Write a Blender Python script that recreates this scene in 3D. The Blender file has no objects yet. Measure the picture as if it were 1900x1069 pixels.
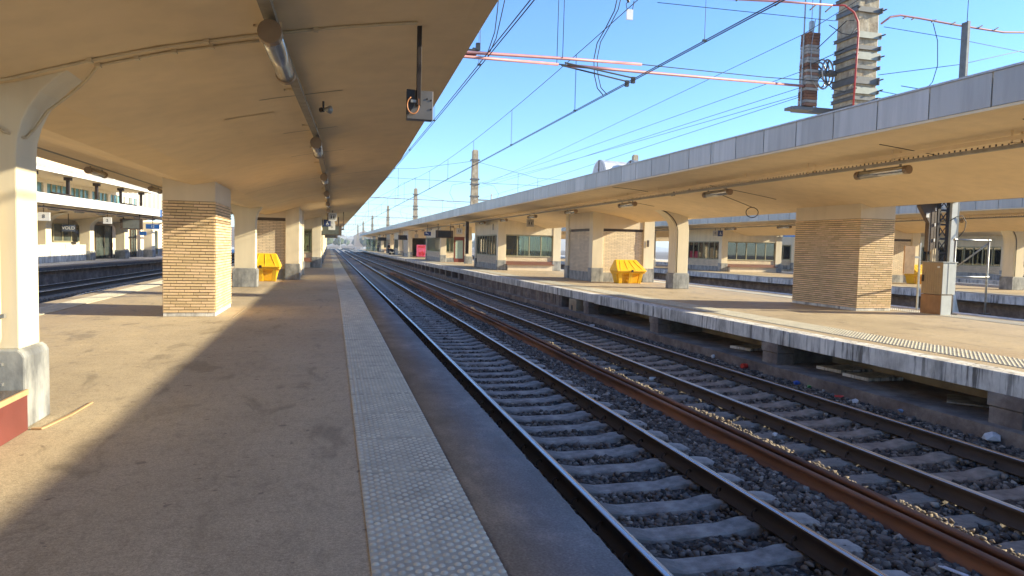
import bpy, math, random
import numpy as np
from mathutils import Vector, Matrix
rng = np.random.default_rng(7); random.seed(7)
PI = math.pi
S = bpy.context.scene
C = S.collection

# ------------------------------------------------------------------ camera
H = 1.55
def cam_axes(yaw, pitch, roll):
    fwd = Vector((math.sin(yaw)*math.cos(pitch), math.cos(yaw)*math.cos(pitch), -math.sin(pitch)))
    r0 = Vector((math.cos(yaw), -math.sin(yaw), 0)); u0 = r0.cross(fwd)
    return r0*math.cos(roll)+u0*math.sin(roll), -r0*math.sin(roll)+u0*math.cos(roll), fwd
cr, cu, cf = cam_axes(math.radians(14.386), math.radians(3.321), math.radians(1.305))
cam = bpy.data.objects.new('camera', bpy.data.cameras.new('camera')); C.objects.link(cam)
M = Matrix((cr, cu, -cf)).transposed().to_4x4(); M.translation = (0, 0, H)
cam.matrix_world = M
cam.data.sensor_width = 36; cam.data.lens = 1300/1900*36
cam.data.clip_start = .05; cam.data.clip_end = 9000
S.camera = cam

# ------------------------------------------------------------------ light
SUN_AZ = math.radians(103)          # clockwise from +Y: right and a little behind the camera
SUN_EL = math.radians(20.8)
w = bpy.data.worlds.new('World'); S.world = w; w.use_nodes = True
nt = w.node_tree; bg = nt.nodes['Background']
sky = nt.nodes.new('ShaderNodeTexSky'); sky.sky_type = 'NISHITA'; sky.sun_disc = False
sky.sun_elevation = SUN_EL; sky.sun_rotation = SUN_AZ
sky.air_density = 1.0; sky.dust_density = .15; sky.ozone_density = 3
tint = nt.nodes.new('ShaderNodeMix'); tint.data_type = 'RGBA'; tint.blend_type = 'MULTIPLY'; tint.inputs[0].default_value = 1
tint.inputs[7].default_value = (.62, .83, 1.1, 1); nt.links.new(sky.outputs[0], tint.inputs[6])
nt.links.new(tint.outputs[2], bg.inputs[0]); bg.inputs[1].default_value = .135
sun = bpy.data.objects.new('sun', bpy.data.lights.new('sun', 'SUN')); C.objects.link(sun)
sd = Vector((math.sin(SUN_AZ)*math.cos(SUN_EL), math.cos(SUN_AZ)*math.cos(SUN_EL), math.sin(SUN_EL)))
sun.rotation_euler = (-sd).to_track_quat('-Z', 'Y').to_euler()
sun.data.energy = 5.0; sun.data.angle = math.radians(.5); sun.data.color = (1, .88, .62)
S.view_settings.view_transform = 'Standard'; S.view_settings.look = 'None'
S.view_settings.exposure = 1.22; S.view_settings.gamma = 1
S.cycles.max_bounces = 8; S.cycles.diffuse_bounces = 4; S.cycles.transparent_max_bounces = 12

# ------------------------------------------------------------------ helpers
def thing(name, label, cat, loc=(0, 0, 0), rz=0, group=None):
    o = bpy.data.objects.new(name, None); C.objects.link(o)
    o.location = loc; o.rotation_euler = (0, 0, rz); o['label'] = label; o['category'] = cat
    if group: o['group'] = group
    return o
def tag(o, label, cat, group=None):
    o['label'] = label; o['category'] = cat
    if group: o['group'] = group
    return o
def struct(o): o['kind'] = 'structure'; return o
def stuff(o): o['kind'] = 'stuff'; return o

class MB:
    def __init__(s): s.v = []; s.f = []; s.m = []
    def add(s, vs, fs):
        b = len(s.v); s.v += [tuple(p) for p in vs]; s.f += [tuple(b+i for i in f) for f in fs]; return s
    def box(s, x0, x1, y0, y1, z0, z1, rz=0, c=None):
        P = [(x, y, z) for z in (z0, z1) for y in (y0, y1) for x in (x0, x1)]
        if rz:
            cx, cy = c if c else ((x0+x1)/2, (y0+y1)/2)
            P = [(cx+(x-cx)*math.cos(rz)-(y-cy)*math.sin(rz), cy+(x-cx)*math.sin(rz)+(y-cy)*math.cos(rz), z) for x, y, z in P]
        return s.add(P, [(0, 2, 3, 1), (4, 5, 7, 6), (0, 1, 5, 4), (2, 6, 7, 3), (0, 4, 6, 2), (1, 3, 7, 5)])
    def beam(s, a, b, w, h, up=(0, 0, 1)):
        a = Vector(a); b = Vector(b); d = (b-a).normalized(); up = Vector(up)
        if abs(d.dot(up)) > .98: up = Vector((1, 0, 0))
        r = d.cross(up).normalized(); u = r.cross(d)
        P = [p+r*sx*w/2+u*sz*h/2 for p in (a, b) for sx, sz in ((-1, -1), (1, -1), (1, 1), (-1, 1))]
        return s.add(P, [(0, 1, 2, 3), (7, 6, 5, 4), (0, 4, 5, 1), (1, 5, 6, 2), (2, 6, 7, 3), (3, 7, 4, 0)])
    def tube(s, pts, r, n=6, cap=True):
        pts = [Vector(p) for p in pts]; rs = r if isinstance(r, (list, tuple)) else [r]*len(pts)
        V = []; F = []; prev = None
        for i, p in enumerate(pts):
            d = (pts[min(i+1, len(pts)-1)]-pts[max(i-1, 0)]).normalized()
            if prev is None:
                up = Vector((0, 0, 1)) if abs(d.z) < .95 else Vector((1, 0, 0))
                a = d.cross(up).normalized()
            else: a = (prev-d*prev.dot(d)).normalized()
            prev = a; b = d.cross(a)
            V += [p+a*math.cos(2*PI*k/n)*rs[i]+b*math.sin(2*PI*k/n)*rs[i] for k in range(n)]
        for i in range(len(pts)-1):
            for k in range(n):
                F.append((i*n+k, i*n+(k+1) % n, (i+1)*n+(k+1) % n, (i+1)*n+k))
        if cap: F.append(tuple(range(n-1, -1, -1))); F.append(tuple((len(pts)-1)*n+k for k in range(n)))
        return s.add(V, F)
    def prism(s, poly, a0, a1, axis='y'):
        n = len(poly)
        if axis == 'y': P = [(x, a, z) for a in (a0, a1) for x, z in poly]
        elif axis == 'z': P = [(x, y, a) for a in (a0, a1) for x, y in poly]
        else: P = [(a, y, z) for a in (a0, a1) for y, z in poly]
        F = [tuple(range(n)), tuple(range(2*n-1, n-1, -1))]+[(i, n+i, n+(i+1) % n, (i+1) % n) for i in range(n)]
        return s.add(P, F)
    def sweep(s, prof, Ys, sh=None, closed=True, zf=None):
        n = len(prof); V = []; F = []
        for y in Ys:
            dx = sh(y) if sh else 0
            V += [(x+dx, y, z) for x, z in prof]
        for j in range(len(Ys)-1):
            for i in range(n if closed else n-1):
                F.append((j*n+i, j*n+(i+1) % n, (j+1)*n+(i+1) % n, (j+1)*n+i))
        if closed: F.append(tuple(range(n-1, -1, -1))); F.append(tuple((len(Ys)-1)*n+k for k in range(n)))
        return s.add(V, F)
    def build(s, name, mat, parent=None, smooth=False, bevel=0, loc=None, normals=True):
        me = bpy.data.meshes.new(name); me.from_pydata(s.v, [], s.f)
        if normals:
            import bmesh
            bm = bmesh.new(); bm.from_mesh(me); bmesh.ops.recalc_face_normals(bm, faces=bm.faces); bm.to_mesh(me); bm.free()
        o = bpy.data.objects.new(name, me); C.objects.link(o)
        if mat: me.materials.append(mat)
        if smooth: me.polygons.foreach_set('use_smooth', [True]*len(me.polygons))
        if bevel:
            md = o.modifiers.new('bevel', 'BEVEL'); md.width = bevel; md.segments = 2; md.limit_method = 'ANGLE'; md.angle_limit = math.radians(40)
        if loc: o.location = loc
        if parent: o.parent = parent
        return o
def np_mesh(name, V, F, mat, parent=None, smooth=False):
    """V (n,3), F (m,k) arrays -> one mesh object"""
    me = bpy.data.meshes.new(name); V = np.asarray(V, np.float32); F = np.asarray(F, np.int32)
    me.vertices.add(len(V)); me.vertices.foreach_set('co', V.ravel())
    k = F.shape[1]; me.loops.add(F.size); me.loops.foreach_set('vertex_index', F.ravel())
    me.polygons.add(len(F)); me.polygons.foreach_set('loop_start', np.arange(len(F), dtype=np.int32)*k)
    me.polygons.foreach_set('loop_total', np.full(len(F), k, np.int32))
    me.update(calc_edges=True); me.validate()
    if smooth: me.polygons.foreach_set('use_smooth', [True]*len(me.polygons))
    o = bpy.data.objects.new(name, me); C.objects.link(o); me.materials.append(mat)
    if parent: o.parent = parent
    return o
def copy_tree(o, parent=None):
    c = o.copy(); C.objects.link(c)
    if parent: c.parent = parent
    for ch in list(o.children): copy_tree(ch, c)
    return c

# ------------------------------------------------------------------ materials
def hexc(c): return (c[0], c[1], c[2], 1)
class Mat:
    def __init__(s, name, col=(.5, .5, .5), rough=.7, metal=0, spec=.5):
        s.m = bpy.data.materials.new(name); s.m.use_nodes = True; s.t = s.m.node_tree; s.n = s.t.nodes
        s.p = s.n['Principled BSDF']; s.p.inputs['Base Color'].default_value = hexc(col)
        s.p.inputs['Roughness'].default_value = rough; s.p.inputs['Metallic'].default_value = metal
        s.p.inputs['Specular IOR Level'].default_value = spec
        s.tc = s.n.new('ShaderNodeTexCoord'); s.last = None
    def L(s, a, b): s.t.links.new(a, b)
    def map(s, scale=(1, 1, 1), rot=(0, 0, 0), coord='Object'):
        mp = s.n.new('ShaderNodeMapping'); mp.inputs['Scale'].default_value = scale; mp.inputs['Rotation'].default_value = rot
        s.L(s.tc.outputs[coord], mp.inputs[0]); return mp.outputs[0]
    def noise(s, sc, scale=(1, 1, 1), det=4, rough=.55, coord='Object', dist=0):
        n = s.n.new('ShaderNodeTexNoise'); n.inputs['Scale'].default_value = sc; n.inputs['Detail'].default_value = det
        n.inputs['Roughness'].default_value = rough; n.inputs['Distortion'].default_value = dist
        s.L(s.map(scale, coord=coord), n.inputs['Vector']); return n.outputs['Fac']
    def ramp(s, fac, stops):
        r = s.n.new('ShaderNodeValToRGB'); e = r.color_ramp.elements
        while len(e) < len(stops): e.new(.5)
        for i, (p, c) in enumerate(stops): e[i].position = p; e[i].color = hexc(c) if not isinstance(c, (int, float)) else (c, c, c, 1)
        s.L(fac, r.inputs[0]); return r.outputs[0]
    def mix(s, fac, a, b, mode='MIX'):
        m = s.n.new('ShaderNodeMix'); m.data_type = 'RGBA'; m.blend_type = mode
        for v, i in ((fac, 0), (a, 6), (b, 7)):
            if isinstance(v, (int, float)): m.inputs[i].default_value = v
            elif isinstance(v, tuple): m.inputs[i].default_value = hexc(v)
            else: s.L(v, m.inputs[i])
        return m.outputs[2]
    def math(s, op, a, b=0.):
        m = s.n.new('ShaderNodeMath'); m.operation = op
        for i, v in enumerate((a, b)):
            if isinstance(v, (int, float)): m.inputs[i].default_value = v
            else: s.L(v, m.inputs[i])
        return m.outputs[0]
    def col(s, c): s.L(c, s.p.inputs['Base Color']); return s
    def rough(s, c): s.L(c, s.p.inputs['Roughness']); return s
    def bump(s, h, strength=.3, dist=.01):
        b = s.n.new('ShaderNodeBump'); b.inputs['Strength'].default_value = strength; b.inputs['Distance'].default_value = dist
        s.L(h, b.inputs['Height'])
        if s.last: s.L(s.last, b.inputs['Normal'])
        s.last = b.outputs[0]; s.L(s.last, s.p.inputs['Normal']); return s
    def island(s):
        g = s.n.new('ShaderNodeNewGeometry'); return g.outputs['Random Per Island']
def mul(c, k): return tuple(x*k for x in c)
def simple(name, c, rough=.6, metal=0, var=.25, sc=6, bump=0, stretch=(1, 1, 1), spec=.5):
    a = Mat(name, c, rough, metal, spec)
    f = a.noise(sc, stretch, 5); a.col(a.ramp(f, [(.3, mul(c, 1-var)), (.7, mul(c, 1+var*.5))]))
    if bump: a.bump(a.noise(sc*4, stretch, 4), bump, .01)
    return a.m

def m_asphalt(name, base, k=1.):
    a = Mat(name, base, .82, 0, .35)
    big = a.noise(.35, (1, .5, 1), 5, .6); f1 = a.noise(2.2, (1, .45, 1), 6, .62, dist=.8); fine = a.noise(160, (1, 1, 1), 3, .6); mid = a.noise(14, (1, .4, 1), 5)
    c = a.ramp(big, [(.36, mul(base, .86*k)), (.5, mul(base, 1.0*k)), (.65, mul(base, 1.06*k))])
    st = a.ramp(f1, [(.34, .68), (.40, .88), (.43, .97), (.53, 1.0), (.62, 1.05), (.7, 1.0)])
    c = a.mix(1., c, st, 'MULTIPLY')
    c = a.mix(.4, c, a.ramp(mid, [(.35, .78), (.45, 1.0), (.65, 1.08)]), 'MULTIPLY')
    cr_ = a.noise(1.1, (.5, 1.6, 1), 8, .7, dist=1.5); c = a.mix(.5, c, a.ramp(cr_, [(.40, 1.), (.483, 1.), (.492, .55), (.501, 1.0), (.6, 1.03)]), 'MULTIPLY')
    c = a.mix(.6, c, a.ramp(fine, [(.35, .62), (.65, 1.38)]), 'MULTIPLY')
    g2 = a.noise(55, (1, 1, 1), 2, .5); c = a.mix(.5, c, a.ramp(g2, [(.35, .75), (.65, 1.2)]), 'MULTIPLY')
    warm = a.ramp(a.noise(.22, (1, .7, 1), 3), [(.52, 0), (.68, 1)])
    c = a.mix(a.math('MULTIPLY', warm, .28), c, mul((.34, .22, .13), k))
    sp = a.ramp(a.noise(9, (1, 1, 1), 2, .4), [(.27, 1), (.30, 0)])      # gum and grease spots
    c = a.mix(a.math('MULTIPLY', sp, .45), c, (.06, .045, .04))
    a.col(c); a.rough(a.ramp(f1, [(.35, .62), (.6, .88)]))
    a.bump(fine, .5, .005); a.bump(f1, .3, .015); return a.m
ASPH = m_asphalt('asphalt', (.45, .365, .245))
COPING = Mat('coping', (.12, .115, .12), .85, 0, .25)
_f = COPING.noise(1.6, (1, .5, 1), 8, .72); _c = COPING.ramp(_f, [(.36, (.145, .147, .155)), (.47, (.18, .182, .19)), (.54, (.205, .207, .215)), (.64, (.28, .275, .27))])
_c = COPING.mix(.6, _c, COPING.ramp(COPING.noise(70, (1, 1, 1), 3, .6), [(.35, .68), (.65, 1.3)]), 'MULTIPLY')
_w = COPING.ramp(COPING.noise(.5, (1, .8, 1), 4), [(.55, 0), (.7, 1)]); _c = COPING.mix(COPING.math('MULTIPLY', _w, .06), _c, (.2, .16, .13))
_sp = COPING.ramp(COPING.noise(34, (1, 1, 1), 3, .5), [(.66, 0), (.70, 1)]); _c = COPING.mix(COPING.math('MULTIPLY', _sp, .5), _c, (.35, .33, .3))
COPING.col(_c); COPING.bump(COPING.noise(120), .3, .003); COPING.bump(COPING.noise(5, (1, .4, 1)), .3, .01); COPING = COPING.m
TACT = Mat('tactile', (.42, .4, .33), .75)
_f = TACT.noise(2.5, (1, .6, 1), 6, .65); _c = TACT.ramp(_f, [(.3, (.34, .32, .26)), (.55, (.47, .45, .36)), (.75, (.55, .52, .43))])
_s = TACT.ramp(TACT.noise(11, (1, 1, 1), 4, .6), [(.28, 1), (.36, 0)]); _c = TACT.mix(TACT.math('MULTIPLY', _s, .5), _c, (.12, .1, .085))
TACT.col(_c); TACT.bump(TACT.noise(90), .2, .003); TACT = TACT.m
STUD = simple('lit_stud', (.64, .60, .48), .6, var=.3, sc=5)  # paler than the tiles: the shading of the domes is put into the colour

def m_plaster(name, base, streak=.1, rough=.75):
    a = Mat(name, base, rough, 0, .3)
    big = a.noise(.5, (1, 1, 1), 4); v = a.noise(3, (1, 1, .12), 5, .6)
    c = a.ramp(big, [(.3, mul(base, 1-streak)), (.7, mul(base, 1+streak*.4))])
    c = a.mix(.6, c, a.ramp(v, [(.3, 1-streak*1.6), (.6, 1.)]), 'MULTIPLY')
    sp = a.ramp(a.noise(17, (1, 1, .5), 4, .6), [(.24, 1), (.29, 0)])
    c = a.mix(a.math('MULTIPLY', sp, .25), c, mul(base, .45))
    a.col(c); a.bump(a.noise(60), .12, .003); a.bump(a.noise(1.5), .25, .02); return a.m
SOFFIT = m_plaster('soffit_paint', (.83, .64, .395), .09)
CREAM = m_plaster('cream_plaster', (.82, .72, .53), .13)
CREAM2 = m_plaster('pale_plaster', (.76, .65, .49), .08)
STONE = Mat('blue_stone', (.27, .275, .27), .6)
_f = STONE.noise(3, (1, 1, .5), 6, .65); _v = STONE.noise(6, (1, 1, .08), 4)
_c = STONE.ramp(_f, [(.36, (.15, .155, .16)), (.5, (.28, .285, .28)), (.62, (.40, .40, .38))]); _c = STONE.mix(.6, _c, STONE.ramp(_v, [(.35, .6), (.55, 1.05)]), 'MULTIPLY')
STONE.col(_c); STONE.bump(STONE.noise(50), .25, .004); STONE = STONE.m

def m_brick(name, base):
    a = Mat(name, base, .7, 0, .3); r = a.island()
    c = a.ramp(r, [(0, mul(base, .78)), (.12, mul(base, .9)), (.5, base), (1, (base[0]*1.12, base[1]*1.1, base[2]*1.2))])
    n = a.noise(30, (1, 1, 1), 4); c = a.mix(.5, c, a.ramp(n, [(.3, .75), (.7, 1.12)]), 'MULTIPLY')
    b = a.noise(1.1, (1, 1, .4), 4); c = a.mix(.6, c, a.ramp(b, [(.3, .8), (.7, 1.05)]), 'MULTIPLY')
    a.col(c); a.bump(a.noise(110), .35, .003); return a.m
BRICK = m_brick('buff_brick', (.80, .59, .34))
MORTAR = simple('mortar', (.26, .20, .14), .9, var=.3, sc=20, bump=.3)
MORTAR_P = simple('dark_mortar', (.13, .095, .07), .9, var=.3, sc=20)
# brick wall shown small: one sheet with coursing in the material
def m_brickwall(name, base, mort, h=.066, l=.28):
    a = Mat(name, base, .75, 0, .3)
    b = a.n.new('ShaderNodeTexBrick'); b.inputs['Scale'].default_value = 1; b.inputs['Brick Width'].default_value = l; b.inputs['Row Height'].default_value = h
    b.inputs['Mortar Size'].default_value = .006; b.inputs['Mortar Smooth'].default_value = .2; b.inputs['Color1'].default_value = hexc(base); b.inputs['Color2'].default_value = hexc(mul(base, .84)); b.inputs['Mortar'].default_value = hexc(mort)
    sx = a.n.new('ShaderNodeSeparateXYZ'); a.L(a.tc.outputs['Object'], sx.inputs[0]); cx = a.n.new('ShaderNodeCombineXYZ')
    a.L(a.math('ADD', sx.outputs[0], sx.outputs[1]), cx.inputs[0]); a.L(sx.outputs[2], cx.inputs[1]); a.L(cx.outputs[0], b.inputs['Vector'])
    n = a.noise(2, (1, 1, .6), 5); a.col(a.mix(.6, b.outputs['Color'], a.ramp(n, [(.3, .8), (.7, 1.08)]), 'MULTIPLY'))
    a.bump(a.math('SUBTRACT', 1, b.outputs['Fac']), .6, .012); return a.m
BRICKW = m_brickwall('buff_brick_wall', (.84, .70, .50), (.26, .18, .12))

CONC = Mat('weathered_concrete', (.4, .39, .36), .85)       # stained slab edge
_f = CONC.noise(2.2, (1, 1, .5), 6, .65); _s = CONC.noise(9, (1, 1, .07), 5, .7); _s2 = CONC.noise(1.3, (1, 1, .4), 3)
_c = CONC.ramp(_f, [(.36, (.42, .405, .375)), (.5, (.66, .645, .60)), (.62, (.8, .78, .73))])
_m = CONC.math('MULTIPLY', CONC.ramp(_s, [(.5, 0), (.6, 1)]), CONC.ramp(_s2, [(.36, .1), (.6, 1)]))
CONC.col(CONC.mix(CONC.math('MULTIPLY', _m, .82), _c, (.05, .045, .04))); CONC.bump(_s, .25, .01); CONC.bump(CONC.noise(30), .4, .01); CONC = CONC.m
DIRTC = Mat('dirty_concrete', (.2, .17, .14), .9)
_f = DIRTC.noise(1.6, (1, 1, 1), 6, .7); _c = DIRTC.ramp(_f, [(.28, (.08, .06, .052)), (.5, (.2, .155, .13)), (.72, (.36, .31, .26))])
DIRTC.col(_c); DIRTC.bump(DIRTC.noise(4, det=8, rough=.7), .8, .05); DIRTC = DIRTC.m
OLDWALL = Mat('ochre_back_wall', (.25, .19, .1), .9)
_f = OLDWALL.noise(1.2, (1, 1, 1), 5, .65); OLDWALL.col(OLDWALL.ramp(_f, [(.3, (.2, .15, .1)), (.55, (.42, .32, .2)), (.8, (.5, .42, .3))])); OLDWALL.bump(OLDWALL.noise(6), .4, .02); OLDWALL = OLDWALL.m
BALL = Mat('ballast_bed', (.08, .075, .07), .95)
_v = BALL.n.new('ShaderNodeTexVoronoi'); _v.inputs['Scale'].default_value = 19; BALL.L(BALL.map(), _v.inputs['Vector'])
_c = BALL.ramp(_v.outputs['Color'], [(.2, (.055, .048, .045)), (.55, (.12, .108, .1)), (.85, (.2, .18, .165))])
_c = BALL.mix(.7, _c, BALL.ramp(BALL.noise(.5), [(.3, .7), (.7, 1.1)]), 'MULTIPLY'); BALL.col(BALL.mix(1., _c, BALL.ramp(_v.outputs['Distance'], [(.0, 1), (.55, .3)]), 'MULTIPLY'))
BALL.bump(BALL.math('SUBTRACT', 1, _v.outputs['Distance']), 1., .04); BALL = BALL.m
STN = Mat('ballast_stone', (.12, .11, .105), .85)
_r = STN.island(); _c = STN.ramp(_r, [(0, (.035, .03, .028)), (.35, (.085, .073, .066)), (.7, (.15, .134, .12)), (.93, (.22, .2, .175)), (1, (.38, .35, .31))])
STN.col(STN.mix(.4, _c, STN.ramp(STN.noise(60), [(.3, .6), (.7, 1.2)]), 'MULTIPLY')); STN.bump(STN.noise(140), .3, .004); STN = STN.m
SLEEP = Mat('sleeper_concrete', (.2, .195, .2), .8)
_f = SLEEP.noise(5, (1, 1, 1), 6, .65); _c = SLEEP.ramp(_f, [(.36, (.18, .17, .16)), (.5, (.29, .275, .258)), (.64, (.40, .38, .35))])
SLEEP.col(_c); SLEEP.bump(SLEEP.noise(90), .4, .004); SLEEP = SLEEP.m
SLEEPW = simple('old_sleeper', (.26, .23, .2), .9, var=.4, sc=9, bump=.5)
RAILS = simple('rail_side', (.05, .035, .028), .75, .1, var=.4, sc=8, bump=.2, stretch=(1, .2, 1))
RAILT = Mat('rail_head', (.5, .51, .53), .27, 1.); RAILT.rough(RAILT.ramp(RAILT.noise(12, (6, .1, 1)), [(.3, .2), (.7, .38)])); RAILT = RAILT.m
RUST = Mat('rust', (.2, .08, .04), .8, .0)
_f = RUST.noise(3, (1, .12, 1), 6, .65); RUST.col(RUST.ramp(_f, [(.36, (.07, .034, .024)), (.5, (.145, .065, .038)), (.64, (.25, .11, .055))])); RUST.bump(RUST.noise(60, (1, .5, 1)), .4, .004); RUST = RUST.m
FASCIA = Mat('fascia_metal', (.3, .31, .32), .45, .25)
_r = FASCIA.island(); _c = FASCIA.ramp(_r, [(0, (.37, .35, .315)), (1, (.48, .455, .415))]); _s = FASCIA.noise(5, (1, 1, .1), 5, .65)
_d = FASCIA.noise(.12, (1, 1, 1), 2)
FASCIA.col(FASCIA.mix(.8, _c, FASCIA.ramp(_s, [(.3, .78), (.6, 1.04)]), 'MULTIPLY')); FASCIA.bump(FASCIA.noise(1.2), .12, .03); FASCIA = FASCIA.m
GALV = simple('galvanised', (.36, .36, .35), .42, .6, var=.25, sc=14)
GALVD = simple('dull_tray', (.28, .25, .2), .55, .3, var=.25, sc=8)
DARKM = simple('dark_metal', (.035, .025, .022), .5, .3, var=.3)
BROWNM = simple('brown_metal', (.10, .07, .05), .5, .3)
CLIPB = simple('clip_black', (.02, .02, .022), .8, 0, .2)
BLACK = simple('black', (.02, .02, .022), .5, 0, .2)
SCREEN = simple('screen_glass', (.03, .032, .035), .18, 0, .2)
WHITE = simple('white_sign', (.72, .72, .70), .5, 0, .06)
GREYS = simple('grey_panel', (.42, .4, .37), .5, 0, .15)
BLUE = simple('blue_sign', (.015, .04, .16), .4, 0, .15)
LBLUE = simple('bright_blue_sign', (.02, .12, .42), .4, 0, .15)
PINK = simple('pink_insulation', (.42, .19, .2), .5, 0, .12)
REDPIPE = simple('red_cable', (.4, .03, .035), .45, 0, .15)
WIRE = simple('catenary_wire', (.045, .05, .055), .6, .3, .2)
YELLOW = simple('yellow_plastic', (.88, .50, .018), .45, 0, .08, sc=3, bump=.05)
GREEND = simple('timber_red', (.22, .055, .035), .5, 0, .2, sc=8)
FRAME = simple('window_frame', (.40, .37, .24), .45, .2, .15)
WOOD = simple('bench_wood', (.24, .11, .07), .6, 0, .3, sc=5, stretch=(.3, 1, 6))
CABW = Mat('cabinet_ribs', (.43, .30, .16), .6)
CABW.col(CABW.ramp(CABW.noise(2.5), [(.3, (.37, .26, .135)), (.7, (.47, .33, .18))])); CABW = CABW.m
CABB = simple('cabinet_base', (.36, .19, .08), .75, 0, .25, sc=4)
CABG = simple('cabinet_side', (.52, .54, .52), .5, 0, .1)
REDBOX = simple('red_board', (.17, .045, .036), .5, 0, .18, sc=3)
TABLE = simple('dark_top', (.13, .10, .085), .22, 0, .15, sc=3)
TRIM = simple('light_wood', (.5, .33, .17), .6, 0, .2)
PIPE = simple('cream_pipe', (.62, .5, .32), .5, 0, .15)
SKIN = simple('skin', (.5, .3, .22), .6, 0, .1)
def cloth(n, c): return simple(n, c, .85, 0, .2, sc=12)
ALU = simple('lamp_body', (.55, .54, .5), .25, .75, .1)
LCAP = simple('lamp_cap', (.30, .21, .13), .45, .5, .2)
# glass: mostly see-through, with mirror reflection growing at grazing angles
def m_glass():
    m = bpy.data.materials.new('window_glass'); m.use_nodes = True; t = m.node_tree; t.nodes.clear()
    o = t.nodes.new('ShaderNodeOutputMaterial'); mx = t.nodes.new('ShaderNodeMixShader'); a = t.nodes.new('ShaderNodeBsdfTransparent'); g = t.nodes.new('ShaderNodeBsdfGlossy')
    f = t.nodes.new('ShaderNodeFresnel'); f.inputs[0].default_value = 2.1; a.inputs[0].default_value = (.66, .74, .68, 1); g.inputs['Roughness'].default_value = .02
    t.links.new(f.outputs[0], mx.inputs[0]); t.links.new(a.outputs[0], mx.inputs[1]); t.links.new(g.outputs[0], mx.inputs[2]); t.links.new(mx.outputs[0], o.inputs[0]); return m
GLASS = m_glass()
POLE = Mat('mast_concrete', (.3, .24, .16), .9)
_v = POLE.n.new('ShaderNodeTexVoronoi'); _v.inputs['Scale'].default_value = 6; POLE.L(POLE.map((1, 1, 2)), _v.inputs['Vector'])
_f = POLE.noise(4, (1, 1, .5), 7, .75); POLE.col(POLE.mix(.4, POLE.ramp(_f, [(.3, (.16, .12, .085)), (.48, (.40, .33, .23)), (.68, (.56, .50, .38))]), POLE.ramp(_v.outputs['Distance'], [(.2, 1), (.6, .6)]), 'MULTIPLY')); POLE.bump(_f, .8, .04); POLE = POLE.m
#@@BODY
# ------------------------------------------------------------------ plan of the station (metres, z = 0 is the platform surface, rails at -0.70)
def bL(y): return 0. if y < 20 else -.0058*(y-20)
def interp(T):
    xs = [a for a, b in T]; ys = [b for a, b in T]
    return lambda y: float(np.interp(y, xs, ys))
bC = interp([(-20, -.2), (5, -.12), (10, 0), (17, .15), (27, .16), (50, .05), (100, -.35), (200, -.95), (400, -2.2)])
def bR(y): return -.0125*y if y < 120 else -1.5-.006*(y-120)
zero = lambda y: 0.
def ys(a, b, n): return list(np.linspace(a, b, n))
YF = ys(-14, 30, 12)+ys(40, 205, 12)

# ground and far country
g = MB(); N = 40
g.add([(-4000, -500, -1.15), (4000, -500, -1.15), (4000, 7000, -1.15), (-4000, 7000, -1.15)], [(0, 1, 2, 3)])
struct(g.build('ground', simple('yard_ground', (.17, .145, .12), .95, var=.4, sc=.05)))
hm = MB(); hx = np.linspace(-3500, 3500, 90)
hz = 12+26*np.abs(np.sin(hx*.0011+.6))+10*np.sin(hx*.0043+1)+5*np.sin(hx*.011)
hm.add([(x, 3600+300*math.sin(x*.001), -2) for x in hx]+[(x, 3700+300*math.sin(x*.001), z) for x, z in zip(hx, hz)]+[(x, 4600, z*.8) for x, z in zip(hx, hz)],
       [(i, i+1, 91+i, 90+i) for i in range(89)]+[(90+i, 91+i, 181+i, 180+i) for i in range(89)])
struct(hm.build('hills', simple('far_woods', (.07, .1, .06), .95, var=.4, sc=.01)))

# ballast bed under all tracks
def bed(x0, x1, y0, y1, nx, ny, z, sh):
    X = np.linspace(x0, x1, nx); Y = np.linspace(y0, y1, ny); V = []
    for y in Y:
        for x in X:
            V.append((x+sh(y), y, z+.012*math.sin(x*9+y*3)+.012*math.sin(y*7.3-x*2)+random.uniform(-.008, .008)))
    i = np.arange(ny-1)[:, None]*nx+np.arange(nx-1)[None]; i = i.ravel()
    return V, np.stack([i, i+1, i+nx+1, i+nx], 1)
V, F = bed(1.0, 10.6, -6, 44, 97, 400, -.965, lambda y: bR(y)*.6); struct(np_mesh('trackbed', V, F, BALL, smooth=True))
V, F = bed(.6, 10.6, 43.9, 420, 20, 160, -.97, lambda y: bR(y)*.7); struct(np_mesh('trackbed', V, F, BALL, smooth=True))
V, F = bed(-16.5, -6.5, -10, 420, 20, 160, -.98, lambda y: bL(y)); struct(np_mesh('trackbed', V, F, BALL, smooth=True))
V, F = bed(17.2, 27.6, -10, 200, 20, 100, -.98, lambda y: bR(y)); struct(np_mesh('trackbed', V, F, BALL, smooth=True))
V, F = bed(-60, 60, 205, 900, 20, 60, -1.05, zero); struct(np_mesh('station_yard', V, F, simple('yard_ballast', (.23, .19, .155), .95, var=.3, sc=.3), smooth=True))

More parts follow.
